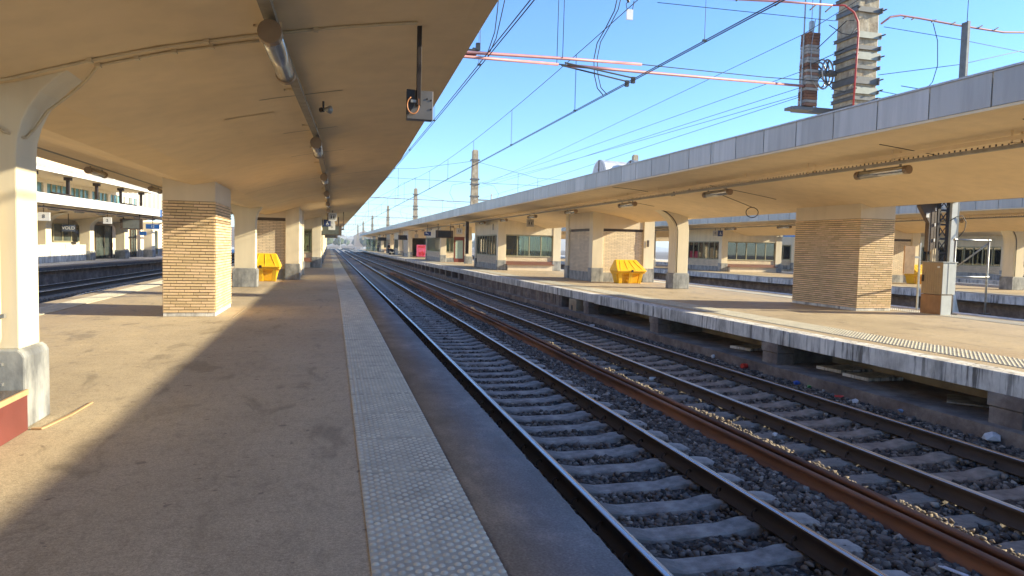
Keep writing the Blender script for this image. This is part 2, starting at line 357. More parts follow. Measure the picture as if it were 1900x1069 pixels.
# ---- tracks
RP = [(-.075, -.172), (.075, -.172), (.075, -.16), (.012, -.14), (.010, -.05), (.036, -.035), (.036, -.006), (.028, 0), (-.028, 0), (-.036, -.006), (-.036, -.035), (-.010, -.05), (-.012, -.14), (-.075, -.16)]
def rail(parent, xf, Y, z=-.70, name='rail', mats=None, tilt=0):
    V = []; F = []; MI = []; n = len(RP)
    for y in Y:
        for px, pz in RP: V.append((xf(y)+px, y, z+pz))
    for j in range(len(Y)-1):
        for i in range(n):
            F.append((j*n+i, (j+1)*n+i, (j+1)*n+(i+1) % n, j*n+(i+1) % n)); MI.append(1 if i in (6, 7, 8) else 0)
    o = np_mesh(name, V, F, (mats or [RAILS])[0], parent); o.data.materials.append(mats[1] if mats else RAILT)
    o.data.polygons.foreach_set('material_index', MI); return o
def sleeper_mesh(mat):
    top = [(-1.3, -.905), (-1.15, -.885), (-.57, -.885), (-.36, -.925), (.36, -.925), (.57, -.885), (1.15, -.885), (1.3, -.905)]
    V = []; F = []
    for x, z in top:
        V += [(x, -.15, -1.05), (x, -.125, z-.015), (x, -.105, z), (x, .105, z), (x, .125, z-.015), (x, .15, -1.05)]
    for j in range(len(top)-1):
        for i in range(5): F.append((j*6+i, j*6+i+1, (j+1)*6+i+1, (j+1)*6+i))
    m = MB(); m.add(V, F+[(0, 1, 2, 3, 4, 5), tuple(42+k for k in (5, 4, 3, 2, 1, 0))]); return m.build('sleeper', mat)
def clip_mb(sx):
    m = MB(); P = []
    for k in range(9):
        a = k/8*PI*1.45-.5
        P.append((sx*(.06+.032*math.cos(a)*1.2), -.03+.035*k/4*math.sin(k*.2)+.02, -.852+.04*math.sin(a)+.02))
    m.tube(P, .009, 6); m.box(sx*.085-.03, sx*.085+.03, -.04, .04, -.885, -.866); return m
def track(label, xl, y0, y1, parts_to, clips_to, mat=SLEEP, z=0, nlimit=100, pitch=.6, phase=0):
    t = thing('railway_track', label, 'railway track', (0, 0, 0), 0, 'railway tracks between the platforms')
    Y = ys(y0, 40, 40)+ys(44, y1, 40)
    rail(t, xl, Y); rail(t, lambda y: xl(y)+1.507, Y)
    proto = sleeper_mesh(mat); proto.parent = t; me = proto.data; n = 0; rest = []
    k = 0; clipmesh = {}
    for sx in (-1, 1):
        c = clip_mb(sx).build('rail_clip', RAILS, smooth=True); clipmesh[sx] = c.data; bpy.data.objects.remove(c)
    y = y0+phase+.1
    first = True
    while y < y1:
        cx = xl(y)+.7535
        if y > 1 and n < nlimit and y < parts_to:
            if first: o = proto; first = False
            else: o = bpy.data.objects.new('sleeper', me); C.objects.link(o); o.parent = t
            o.location = (cx+random.uniform(-.02, .02), y, random.uniform(-.006, .006)); o.rotation_euler = (0, 0, random.uniform(-.012, .012)); n += 1
            if y < clips_to:
                for rx in (-.7535, .7535):
                    for sx in (-1, 1):
                        q = bpy.data.objects.new('rail_clip', clipmesh[sx]); C.objects.link(q); q.parent = o; q.location = (rx, 0, 0)
        else: rest.append((cx, y))
        y += pitch
    mb = MB(); base = [tuple(v.co) for v in me.vertices]; fs = [tuple(p.vertices) for p in me.polygons]
    for cx, yy in rest: mb.add([(a+cx, b+yy, c) for a, b, c in base], fs)
    stuff(mb.build('sleeper', mat, t, normals=False)); return t
xr1 = lambda y: 2.28+bL(y)
xr2 = lambda y: 6.08+bR(y)
track('black and grey main track right below our platform edge, on dark concrete sleepers', xr1, -6, 330, 62, 26, SLEEP)
track('second track, on worn sleepers beside the opposite platform, right of the rusty spare rails', xr2, -6, 330, 62, 26, SLEEPW, phase=.25)
xr3 = interp([(-10, -9.8), (32, -11.35), (50, -10.95), (120, -10.2), (330, -11)]); xr4 = interp([(-10, -13.3), (32, -14.6), (60, -14.0), (120, -13.6), (330, -14.2)])
def far_track(label, xl, y0, y1, x_off=0):
    t = thing('railway_track', label, 'railway track', (0, 0, 0), 0, 'railway tracks between the platforms'); Y = ys(y0, y1, 50)
    rail(t, xl, Y); rail(t, lambda y: xl(y)+1.507, Y)
    me = sleeper_mesh(SLEEPW); base = [tuple(v.co) for v in me.data.vertices]; fs = [tuple(p.vertices) for p in me.data.polygons]; bpy.data.objects.remove(me); mb = MB()
    for yy in np.arange(y0, y1, .6): mb.add([(a+xl(yy)+.7535, b+yy, c) for a, b, c in base], fs)
    stuff(mb.build('sleeper', SLEEPW, t, normals=False))
far_track('shaded track left of our platform, first beyond its left edge', lambda y: xr3(y)+1.9+(-.35 if y > 30 else 0), -6, 200)
far_track('shaded track along the foot of the left-hand station platform', lambda y: xr3(y)-1.75, -6, 200)
far_track('track beyond the opposite platform, glimpsed past its brick pillar', lambda y: 18.9+bR(y), -6, 150)
far_track('track at the foot of the third platform wall on the right', lambda y: 23.6+bR(y), -6, 150)
# long rusty rails stored between the two tracks
for dx, lab, a in ((4.98, 'long rusty spare rail lying between the tracks, left one of the pair', 0), (5.16, 'long rusty spare rail lying between the tracks, right one of the pair', .004)):
    o = rail(None, lambda y: dx-.004*y+(.02*math.sin(y*.4) if y > 12 else 0), ys(2, 60, 60), -.765+a, 'spare_rail', [RUST, RUST]); tag(o, lab, 'spare rail', 'rusty rails stored between the tracks')

# ---- ballast stones
ico = np.array([(0, 0, 1)]+[(math.cos(a)*.894, math.sin(a)*.894, .447) for a in np.arange(5)*2*PI/5]+[(math.cos(a)*.894, math.sin(a)*.894, -.447) for a in (np.arange(5)+.5)*2*PI/5]+[(0, 0, -1)])
icf = [(0, 1+i, 1+(i+1) % 5) for i in range(5)]+[(1+i, 6+i, 1+(i+1) % 5) for i in range(5)]+[(1+(i+1) % 5, 6+i, 6+(i+1) % 5) for i in range(5)]+[(6+i, 11, 6+(i+1) % 5) for i in range(5)]
icf = np.array(icf)
def stones(name, P, R, label, mat=STN):
    n = len(P); jit = rng.uniform(.5, 1.35, (n, 12, 1)); sc = rng.uniform(.6, 1.25, (n, 1, 3))*R[:, None, None]; sc[:, :, 2] *= .72
    V = ico[None]*jit*sc; a = rng.uniform(0, 2*PI, n); b = rng.uniform(-.6, .6, n)
    ca, sa, cb, sb = np.cos(a), np.sin(a), np.cos(b), np.sin(b)
    x, y, z = V[..., 0], V[..., 1], V[..., 2]
    y, z = y*cb[:, None]-z*sb[:, None], y*sb[:, None]+z*cb[:, None]
    x, y = x*ca[:, None]-y*sa[:, None], x*sa[:, None]+y*ca[:, None]
    V = np.stack([x, y, z], -1)+P[:, None, :]
    F = (icf[None]+(np.arange(n)*12)[:, None, None]).reshape(-1, 3)
    o = np_mesh(name, V.reshape(-1, 3), F, mat); stuff(o); return o
def scatter(x0, x1, y0, y1, dens, zf, r0, r1, sh):
    n = int((x1-x0)*(y1-y0)*dens); x = rng.uniform(x0, x1, n); y = rng.uniform(y0, y1, n)
    shv = np.array([sh(v) for v in y]); X = x+shv; z, keep = zf(x, y); R = rng.uniform(r0, r1, n)**1
    k = keep & (rng.uniform(0, 1, n) < 1); return np.stack([X, y, z+rng.uniform(-.02, .012, n)], 1)[k], R[k]
def zprof(rl, phase, hi):
    def f(x, y):
        inside = (x > rl) & (x < rl+1.5)
        z = np.where(inside, -.955, hi)
        ph = ((y+6-phase-.1+.3) % .6)-.3
        on = np.abs(ph) < .15
        near_end = (x > rl-.56) & (x < rl+2.07)
        keep = ~(on & near_end & (inside | (rng.uniform(0, 1, len(x)) < .55)))
        under = (np.abs(x-rl) < .13) | (np.abs(x-rl-1.507) < .13); z = np.where(under, -.915, z)
        return z, keep
    return f
P1 = []; 
for (y0, y1, d, r0, r1) in ((2, 9, 520, .024, .05), (9, 18, 380, .026, .05), (18, 38, 170, .03, .055)):
    P1.append(scatter(1.5, 4.6, y0, y1, d, zprof(2.28, 0, -.93), r0, r1, bL))
    P1.append(scatter(4.4, 5.45, y0, y1, d*1.1, lambda x, y: (-.925+.02*np.sin(x*7), np.ones(len(x), bool)), r0, r1*1.1, bR))
    P1.append(scatter(5.35, 8.8, y0, y1, d*.9, zprof(6.08, .25, -.925), r0, r1, bR))
P = np.concatenate([a for a, b in P1]); R_ = np.concatenate([b for a, b in P1])
# the spare rails lie on the stones
xs_ = P[:, 0]+.004*P[:, 1]; kk = ~((xs_ > 4.9) & (xs_ < 5.25)); P = P[kk]; R_ = R_[kk]
stones('ballast_stones', P, R_, '')

S2 = [scatter(5.29, 5.52, y0, y1, d, lambda x, y: (-.875+.03*np.sin(y*2.3)*np.sin(y*.9+x*9), np.sin(y*1.7)+.6*np.sin(y*4.1) > -.75), .012, .036, lambda y: -.006*y) for y0, y1, d in ((2, 12, 900), (12, 34, 420))]
stones('ballast_stones', np.concatenate([a for a, b in S2]), np.concatenate([b for a, b in S2]), '', simple('warm_stone', (.26, .21, .15), .9, 0, .4, sc=20))  # paler, warmer stones strewn along the spare rails
# ------------------------------------------------------------------ our platform
def strip(mb, x0, x1, y0, y1, z0, z1, sh, n=None):
    Y = [y for y in YF if y0 < y < y1]; Y = [y0]+Y+[y1]
    mb.sweep([(x0, z0), (x1, z0), (x1, z1), (x0, z1)], Y, sh)
m = MB(); strip(m, -6.6, 1.36, -14, 205, -.32, -.004, bL); struct(m.build('platform', ASPH))
m = MB(); strip(m, -6.2, .95, -14, 205, -1.0, -.33, bL); struct(m.build('platform_wall', DIRTC))
# dark edge stones with a chipped arris
Y = ys(-14, 1.5, 4)+ys(2, 14, 300)+ys(15, 205, 60)
V = []; F = []
for j, y in enumerate(Y):
    c = max(0, random.gauss(-.004, .010)) if 2 <= y <= 14 else 0
    c = min(c, .03)
    for x, z in ((.815, -.3), (.815, .002), (1.395-c, .002), (1.412-c*.4, -.012-c), (1.412, -.3)): V.append((x+bL(y), y, z))
    if j: F += [((j-1)*5+i, j*5+i, j*5+i+1, (j-1)*5+i+1) for i in range(4)]
struct(np_mesh('platform_edge', V, F, COPING))
def tactile(x0, x1, y0, y1, L, sh, dome_to, name='tactile_paving', pitch=.077, first=None):
    mb = MB(); y = y0
    while y < y1:
        e = min(y+L, y1); a = sh((y+e)/2); mb.box(x0+a, x1+a, y+.006, e-.006, -.02, .005); y = e
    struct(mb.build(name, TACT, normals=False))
    rows = np.arange(max(y0, 2.2 if first is None else first), dome_to, pitch/2); ncol = int(round((x1-x0)/pitch)); p = (x1-x0)/ncol; D = []
    for i, r in enumerate(rows):
        if abs(((r-y0) % L)-0) < .014 or abs(((r-y0) % L)-L) < .014: continue
        for k in range(ncol): D.append((x0+sh(r)+(k+.28+.5*(i % 2))*p, r, .003))
    D = np.array(D); ns = 8
    ring = [(1.15, 0), (.8, .7), (0, 1)]; base = []
    for rr, zz in ring[:2]:
        base += [(math.cos(2*PI*k/ns)*rr*.0185, math.sin(2*PI*k/ns)*rr*.0185, zz*.010) for k in range(ns)]
    base.append((0, 0, .0105)); base = np.array(base)
    f3 = [(k, (k+1) % ns, ns+(k+1) % ns, ns+k) for k in range(ns)]+[(ns+k, ns+(k+1) % ns, 2*ns, 2*ns) for k in range(ns)]
    V = (base[None]+D[:, None]).reshape(-1, 3); tri = []
    for q in f3:
        tri.append((q[0], q[1], q[2]))
        if q[2] != q[3]: tri.append((q[0], q[2], q[3]))
    tri = np.array(tri); F = (tri[None]+(np.arange(len(D))*len(base))[:, None, None]).reshape(-1, 3)
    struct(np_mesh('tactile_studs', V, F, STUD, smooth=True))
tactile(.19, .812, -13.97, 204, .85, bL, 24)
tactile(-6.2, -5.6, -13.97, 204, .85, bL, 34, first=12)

# ------------------------------------------------------------------ opposite platform, on piers
def slab(mb, x0, x1, y0, y1, t, sh): strip(mb, x0, x1, y0, y1, -t, -.004, sh)
m = MB(); slab(m, 8.97, 17.36, -14, 205, .2, bR); struct(m.build('platform', ASPH))
m = MB(); 
Yk = -14
while Yk < 205:                                       # edge beam in 5 m lengths, joints open
    e = Yk+5.2; a = bR(Yk+2.6)
    dz = random.uniform(-.012, .012); dx = random.uniform(-.015, .01)
    m.box(8.93+a+dx, 9.3+a, Yk+.01, e-.01, -.29+dz, .002, rz=.0125); Yk = e
struct(m.build('platform_edge', CONC, bevel=.012))
m = MB(); strip(m, 17.0, 17.4, -14, 205, -.29, .003, bR); struct(m.build('platform_edge', CONC))
m = MB(); strip(m, 8.74, 10.45, -14, 205, -1.0, -.72, bR); struct(m.build('pier_footing', DIRTC))
m = MB(); strip(m, 10.4, 10.6, -14, 205, -.73, -.21, bR); struct(m.build('platform_wall', OLDWALL))
m = MB(); strip(m, 16.0, 16.9, -14, 205, -1.0, -.3, bR); struct(m.build('platform_wall', DIRTC))
m = MB()
for k in range(150):                                  # rough broken facing
    y0 = 25.9+k*.133
    if y0 > 45.6: break
    m.box(8.98+bR(y0)+random.uniform(-.02, .02), 9.5+bR(y0), y0, y0+.135, -.99, -.29)
struct(m.build('platform_wall', DIRTC))
pier_m = MB(); pier_m.box(-.02, .42, -.27, .27, -.48, -.29); pier_m.box(0, .40, -.25, .25, -.98, -.485); pier_m.box(.42, 1.45, -.1, .1, -.73, -.29)
py = [2.3, 7.42, 12.62, 17.9, 23.15]+[47.2+2.7*k for k in range(12)]
pier0 = None; words = ['nearest the camera', 'second from the camera, by the stacked slabs', 'third from the camera', 'fourth from the camera', 'fifth, beside the broken wall']
for i, y in enumerate(py):
    if pier0 is None:
        pier0 = pier_m.build('platform_pier', DIRTC, bevel=.015); o = pier0
    else: o = pier0.copy(); C.objects.link(o)
    o.location = (8.93+bR(y), y, 0)
    if i == 0: tag(o, 'stained concrete pier under the opposite platform edge at the right border of the picture', 'platform pier', 'piers under the opposite platform')
    elif i < 5: tag(o, 'stained concrete pier under the opposite platform edge, '+words[i-1], 'platform pier', 'piers under the opposite platform')
    else: tag(o, 'short grey pier under the far stretch of the opposite platform edge', 'platform pier', 'far piers under the opposite platform')
m = MB(); m.box(0, .3, -.55, .25, -.98, -.3); m2 = MB(); m2.tube([(-.005, -.1, -.62), (.02, -.1, -.62)], .1, 14)
t = thing('drain_block', 'concrete block with a round drain hole under the opposite platform, beside the broken wall', 'drain block', (8.9+bR(24.6), 24.6, 0))
m.build('block', OLDWALL, t, bevel=.01); m2.build('drain_hole', BLACK, t)
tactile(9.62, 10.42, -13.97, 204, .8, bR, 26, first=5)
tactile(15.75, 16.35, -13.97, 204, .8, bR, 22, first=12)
# shims: flagstones dumped on the footing
for i, (x, y, a, lab) in enumerate(((9.6, 14.5, .3, 'thin flagstone lying alone under the opposite platform, furthest from the camera'), (9.75, 11.6, .15, 'loose flagstone under the opposite platform, upper left of the near pair'), (9.7, 10.8, .1, 'loose flagstone under the opposite platform, lower right of the near pair'), (9.75, 8.8, .75, 'wide dark sheet of slate lying askew under the opposite platform'))):
    m = MB(); m.box(-.42, .42, -.3, .3, 0, .06 if i < 3 else .025); o = m.build('flagstone', CONC if i < 3 else STONE, bevel=.006); o.location = (x, y, -.715); o.rotation_euler = (0, .02, a); tag(o, lab, 'paving slab')

# third platform and the rail pit before it, fourth platform behind
m = MB(); slab(m, 27.4, 37.5, -14, 150, .2, bR); struct(m.build('platform', ASPH))
m = MB(); strip(m, 27.36, 27.7, -14, 150, -.33, .003, bR); struct(m.build('platform_edge', CONC))
m = MB(); strip(m, 27.9, 28.3, -14, 150, -1.0, -.3, bR); struct(m.build('platform_wall', DIRTC))
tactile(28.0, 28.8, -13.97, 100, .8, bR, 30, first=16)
m = MB(); strip(m, 44.6, 60, -14, 150, -.25, 0, bR); struct(m.build('platform', CONC))
# left-hand platform: its edge swings towards ours with distance
bW = interp([(-14, -15.2), (20, -14.9), (40, -14.1), (58, -12.75), (90, -12.2), (205, -12.9)])
m = MB(); m.sweep([(0, -.2), (0, -.004), (-12, -.004), (-12, -.2)], ys(-14, 205, 30), bW); struct(m.build('platform', CONC))
m = MB(); m.sweep([(.03, -.16), (.03, .002), (-.9, .002), (-.9, -.16)], ys(-14, 205, 30), bW); struct(m.build('platform_edge', simple('dark_coping', (.11, .11, .115), .6, var=.35, sc=2))) 
m = MB(); m.sweep([(-.25, -1.0), (-.25, -.15), (-.6, -.15), (-.6, -1.0)], ys(-14, 205, 30), bW); struct(m.build('platform_wall', DIRTC))
# ------------------------------------------------------------------ canopies
def canopy(label, name, soffit, top, Y, sh, fas_z, panel, both=True, y_end=195, pitch=1.05, fascia_mat=None, vents=True):
    """soffit: (x,z) from the left edge to the right edge; butterfly section, solid to the roof"""
    t = thing('station_canopy', label, 'station canopy', (0, 0, 0), 0)
    prof = soffit+[(soffit[-1][0], top), (soffit[0][0], top)]
    mb = MB(); mb.sweep(prof, Y, sh); mb.build('roof', SOFFIT, t)
    for side in (0, 1):
        x = soffit[0][0] if side == 0 else soffit[-1][0]; s = -1 if side == 0 else 1
        mb = MB(); y = Y[0]; k = 0
        while y < y_end-.2:
            a = sh(y+pitch/2); ang = math.atan2(-(sh(y+pitch)-sh(y)), pitch)
            mb.box(x+a+s*.005 if s > 0 else x+a-.03, x+a+.03 if s > 0 else x+a-.005, y+.012, y+pitch-.012, fas_z[0], fas_z[1], rz=ang)
            mb.box(x+a+(s*.03), x+a+(s*.036), y+pitch-.16, y+pitch-.02, fas_z[0]+.004, fas_z[1]-.004, rz=ang)
            y += pitch
        mb.build('fascia', fascia_mat or FASCIA, t, normals=False)
        mb = MB(); mb.sweep([(x-.02*s, fas_z[1]), (x+.05*s, fas_z[1]), (x+.05*s, fas_z[1]+.03), (x-.3*s, fas_z[1]+.03), (x-.3*s, fas_z[1])], Y, sh); mb.build('drip_edge', GALV, t)
        mb = MB(); mb.sweep([(x+.02*s, fas_z[0]-.045), (x+.02*s, fas_z[0]-.004), (x-.24*s, fas_z[0]-.004), (x-.24*s, fas_z[0]-.03), (x-.03*s, fas_z[0]-.045)], Y, sh); mb.build('edge_trim', SOFFIT, t)
    return t
YC = ys(-12, 30, 29)+ys(33, 195, 50)
SO_L = [(-7.05, 3.46), (-5.9, 3.36), (-4.9, 3.2), (-4.1, 2.98), (-3.4, 2.78), (-2.85, 2.66), (-2.35, 2.76), (-1.75, 2.96), (-1.27, 3.10), (-.66, 3.24), (.1, 3.39), (.72, 3.49), (1.36, 3.56)]
SO_R = [(9.0, 3.66), (10., 3.60), (11., 3.50), (12., 3.38), (12.9, 3.26), (13.6, 3.15), (14.1, 3.05), (14.7, 2.88), (15.3, 3.10), (15.9, 3.34), (16.2, 3.48)]
canopy('cream butterfly canopy over our own platform, seen from below at upper left', 'c', SO_L, 3.98, YC, bC, (3.58, 4.02), None, pitch=1.05)
canopy('cream butterfly canopy of the opposite platform, with grey metal fascia panels', 'c', SO_R, 4.06, YC, bR, (3.66, 4.14), None)
SO_3 = [(27.35, 3.66), (28.5, 3.6), (30., 3.5), (31.2, 3.35), (32.2, 3.1), (33.0, 2.9), (34, 3.12), (35, 3.3), (37.4, 3.6)]
canopy('canopy of the third platform, pale blue fascia seen between the opposite platform pillars', 'c', SO_3, 4.02, ys(-10, 120, 30), bR, (3.64, 4.1), None, y_end=120)
SO_4 = [(44.9, 3.7), (47, 3.5), (50, 3.0), (53, 3.5), (55, 3.6)]
canopy('canopy of the fourth platform, furthest to the right', 'c', SO_4, 4.05, ys(-6, 120, 30), bR, (3.64, 4.1), None, y_end=120)
t = thing('shade_board', 'added unseen brown board at the outer edge of the opposite canopy, shading its brick pillar', 'shade board', (17.7, 14.2, 0))  # out of view, added to cast the shadow on the brick pillar
MB().box(-.1, .1, 0, 6.4, 3.17, 4.12).build('shade_panel', BROWNM, t, bevel=.01)
m = MB(); [m.box(-1.5, -.1, k, k+.06, 3.60, 3.66) for k in (.6, 2.2, 3.8, 5.4)]; m.build('strap', GALV, t)
# patent vents on the opposite canopy's roof
for i, (x, y, lab) in enumerate(((11.6, 29.9, 'rounded sheet metal ventilator on the opposite canopy roof, left one with blue side'), (12.9, 29.4, 'rounded sheet metal ventilator on the opposite canopy roof, right one'))):
    t = thing('roof_ventilator', lab, 'roof ventilator', (x, y, 4.28), .25, 'ventilators on the opposite canopy')
    m = MB(); n = 10; prof = [(-.75, 0)]+[(-.75*math.cos(k/n*PI), .55+.75*math.sin(k/n*PI)) for k in range(n+1)]+[(.75, 0)]
    prof = [(a, b) for a, b in prof]; m.prism([(p[0]*.75, p[1]) for p in prof], -.0, 1.4, axis='x'); m.build('hood', GALV if i else simple('vent_sheet', (.55, .57, .58), .4, .3), t, bevel=.01)
    m = MB(); m.prism([(p[0]*.55, p[1]*.93+.02) for p in prof], -.02, -.001, axis='x'); m.build('louvre', simple('vent_face', (.45, .47, .5), .5), t)
    m = MB(); m.box(-.04, -.0205, -.03, .03, 0, 1.28); m.build('mullion', BROWNM, t)

# ------------------------------------------------------------------ columns with curved brackets
def arc(x0, s, r, zr, z0, n, th): return [(x0+s*r*(1-math.cos(k/n*th)), z0+zr*math.sin(k/n*th)) for k in range(1, n+1)]
def column(label, x, y, half=.335, depth=.4, zl=2.2, zr=2.2, rl=1.05, rr=1.05, hl=.85, hr=.85, ztop=3.35, group='curved columns carrying the canopies', pipe=False, base=.64):
    t = thing('canopy_column', label, 'column', (x, y, 0), 0, group)
    hl *= 1.06; hr *= 1.06; L = arc(-half, -1, rl, hl, zl, 10, math.radians(84)) if rl else []
    R = arc(half, 1, rr, hr, zr, 10, math.radians(84)) if rr else []
    poly = [(-half, base), (half, base), (half, zr)]+R+[(half*.6, ztop), (-half*.6, ztop)]+L[::-1]+[(-half, zl)]
    MB().prism(poly, 0, depth).build('shaft', CREAM, t, bevel=.012)
    m = MB(); o = .055; pr = [(-half-o, 0), (half+o, 0), (half+o, base-.06), (half+o-.02, base-.02), (half+.004, base+.004), (-half-.004, base+.004), (-half-o+.02, base-.02), (-half-o, base-.06)]
    m.prism(pr, -o, depth+o).build('plinth', STONE, t, bevel=.015)
    if pipe:
        m = MB(); m.tube([(-half-.01+.12, -.02, base+.02), (-half+.11, -.02, zl)]+[(a+.1, -.02, b) for a, b in L], .016, 6); m.build('cable', DARKM, t, smooth=True)
    return t
column('cream column on a grey stone plinth beside the red bench, at the left border', -2.77, 6.40)
column('slim cream column behind the near brick pillar, beside the yellow grit bin', -2.88, 25.2, depth=.5)
column('slim cream column of the opposite platform, right of the yellow grit bin', 13.92, 26.3, half=.31, depth=.55, rl=1.5, rr=0, zl=2.35, zr=2.4, hl=.95, pipe=True)
column('cream column with curved bracket on the third platform, near the right border', 33.1, 27.6, half=.33, depth=.6, rl=1.4, rr=0, zl=2.35, zr=2.5, hl=.95, pipe=True)

# ------------------------------------------------------------------ brick pillars built course by course
def brick_pillar(label, x0, x1, y0, y1, zt, cap, rz=0):
    t = thing('brick_pillar', label, 'brick pillar', ((x0+x1)/2, (y0+y1)/2, 0), rz, 'big brick pillars')
    W = (x1-x0)/2; D = (y1-y0)/2; base = .075; ch = .0595; bh = .044; L = .285; j = .009; off = .018
    n = int(round((zt-base)/ch)); zt = base+n*ch-.006; m = MB()
    for c in range(n):
        z = base+c*ch+.006; sh_ = (c % 2)*.5*L+.03*((c*7) % 3)
        for side in range(4):
            ln = 2*W if side % 2 == 0 else 2*D
            u = -sh_
            while u < ln:
                a = max(u, 0); b = min(u+L-j, ln)
                if b-a > .03:
                    q = random.uniform(-.0015, .0015)+off
                    if side == 0: m.box(-W+a, -W+b, -D-q, -D+.05, z, z+bh)
                    elif side == 1: m.box(W-.05, W+q, -D+a, -D+b, z, z+bh)
                    elif side == 2: m.box(-W+a, -W+b, D-.05, D+q, z, z+bh)
                    else: m.box(-W-q, -W+.05, -D+a, -D+b, z, z+bh)
                u += L
    m.build('brickwork', BRICK, t, normals=False)
    MB().box(-W+.002, W-.002, -D+.002, D-.002, base, zt+.01).build('core', MORTAR_P, t)
    MB().box(-W-.004, W+.004, -D-.004, D+.004, 0, base).build('plinth', CONC, t)
    MB().box(-W-.008, W+.008, -D-.008, D+.008, zt+.005, cap).build('plaster_cap', CREAM2, t, bevel=.006)
    return t
brick_pillar('big buff brick pillar on our platform, left of the centre', -3.30, -2.33, 15.37, 17.6, 2.31, 3.2)
brick_pillar('big buff brick pillar of the opposite platform, its track side in shadow', 14.13, 15.28, 16.5, 19.25, 2.6, 3.5, rz=.0125)

# ------------------------------------------------------------------ waiting rooms and wall blocks
def side_face(P, ln, kind, t, top, bench=False, flip=False):
    """builds one infill between corner posts in the frame of P(u, d, z): u along the wall, d outwards"""
    def bx(mb, u0, u1, d0, d1, z0, z1):
        pts = [P(u, d, z) for z in (z0, z1) for d in (d0, d1) for u in (u0, u1)]
        mb.add(pts, [(0, 2, 3, 1), (4, 5, 7, 6), (0, 1, 5, 4), (2, 6, 7, 3), (0, 4, 6, 2), (1, 3, 7, 5)])
    if kind == 'brick':
        m = MB(); bx(m, 0, ln, -.25, -.07, .44, 2.42); m.build('brick_panel', BRICKW, t)
        m = MB(); bx(m, 0, ln, -.25, -.05, 0, .44); m.build('plinth', STONE, t)
        m = MB(); bx(m, 0, ln, -.25, -.02, 2.55, top); m.build('lintel', CREAM2, t)
        m = MB(); bx(m, 0, ln, -.25, -.12, 2.42, 2.55); m.build('recess', BROWNM, t)
    elif kind in ('window', 'bench'):
        m = MB(); bx(m, 0, ln, -.25, -.04, 0, .4); m.build('plinth', STONE, t)
        m = MB(); bx(m, 0, ln, -.22, -.06, .4, .92); m.build('brick_panel', BRICKW, t)
        m = MB(); bx(m, 0, ln, -.25, -.0, 2.42, top); m.build('lintel', CREAM, t)
        n = max(2, int(round(ln/.85))); fr = MB(); gl = MB(); w_ = ln/n
        bx(fr, 0, ln, -.2, -.02, .92, 1.0); bx(fr, 0, ln, -.2, -.06, 2.34, 2.42)
        for k in range(n+1): 
            u = min(max(k*w_, .03), ln-.03); bx(fr, u-.03, u+.03, -.17, -.07, 1.0, 2.34)
        bx(gl, 0, ln, -.13, -.12, 1.0, 2.34)
        f = fr.build('window', FRAME, t); gl.build('pane', GLASS, f)
        bl = MB()                                          # white strips inside, standing in for reflections in the glass
        nb = int(ln/.13); rr = random.Random(int(ln*100))
        for k in range(nb):
            if (k//4) % 3 != 2 and rr.random() < .8: bx(bl, k*.13+.01, k*.13+.1, -.36, -.355, 1.02, 2.3)
        bl.build('reflection_strip', WHITE, f)
        if kind == 'bench':
            m = MB(); bx(m, .02, ln-.02, 0, .42, .37, .43); bx(m, .02, ln-.02, 0, .04, .43, .62); m.build('bench', WOOD, t)
            m = MB(); bx(m, .1, ln-.1, -.04, .3, 0, .37); m.build('bench_base', CREAM2, t)
    elif kind == 'open':
        m = MB(); bx(m, 0, ln, -.25, -.02, 2.45, top); m.build('lintel', CREAM2, t)
    elif kind == 'door':
        m = MB(); bx(m, 0, ln, -.25, -.02, 2.45, top); m.build('lintel', CREAM2, t)
        d = MB(); bx(d, 0, .12, -.2, -.08, 0, 2.45); bx(d, ln-.12, ln, -.2, -.08, 0, 2.45); bx(d, .12, ln-.12, -.2, -.08, 2.1, 2.45); bx(d, .12, ln-.12, -.2, -.08, 0, .35)
        f = d.build('door', GREEND, t); g_ = MB(); bx(g_, .12, ln-.12, -.15, -.13, .35, 2.1); g_.build('pane', simple('frosted_glass', (.42, .55, .47), .25, 0, .1), f)
def block(label, x0, x1, y0, y1, front, left, right='plain', back='plain', top=3.4, rz=0, post=.55, cat='waiting room', name='waiting_room', group=None):
    t = thing(name, label, cat, (x0, y0, 0), rz, group); W = x1-x0; D = y1-y0
    pd = .45
    for px, py_ in ((0, 0), (W-post, 0), (0, D-pd), (W-post, D-pd)):
        cp = MB().box(px, px+post, py_, py_+pd, .66, top).build('corner_post', CREAM, t, bevel=.012); MB().box(px-.025, px+post+.025, py_-.025, py_+pd+.025, 0, .66).build('plinth', STONE, cp, bevel=.012)
    fs = {'front': (front, W-2*post, lambda u, d, z: (post+u, -d+.03, z)), 'back': (back, W-2*post, lambda u, d, z: (post+u, D+d-.03, z)),
          'left': (left, D-2*pd, lambda u, d, z: (-d+.03, pd+u, z)), 'right': (right, D-2*pd, lambda u, d, z: (W+d-.03, pd+u, z))}
    for k, (kind, ln, P) in fs.items():
        if kind == 'plain':
            mb = MB(); pts = [P(u, d, z) for z in (0.03, top) for d in (-.2, -.02) for u in (0, ln)]
            mb.add(pts, [(0, 2, 3, 1), (4, 5, 7, 6), (0, 1, 5, 4), (2, 6, 7, 3), (0, 4, 6, 2), (1, 3, 7, 5)]); mb.build('wall', CREAM2, t)
        elif kind == 'mixed':                                # door beside a window
            side_face(P, ln-1.05, 'window', t, top); side_face(lambda u, d, z, P=P: P(u+ln-1.0, d, z), 1.0, 'door', t, top)
        else: side_face(P, ln, kind, t, top)
    return t
WR = 'waiting rooms and wall blocks of the station'
block('brick walled block on our platform, behind the yellow grit bin', -3.7, -1.36, 30.5, 35.3, 'brick', 'brick', 'plain', group=WR, name='wall_block', cat='wall block')
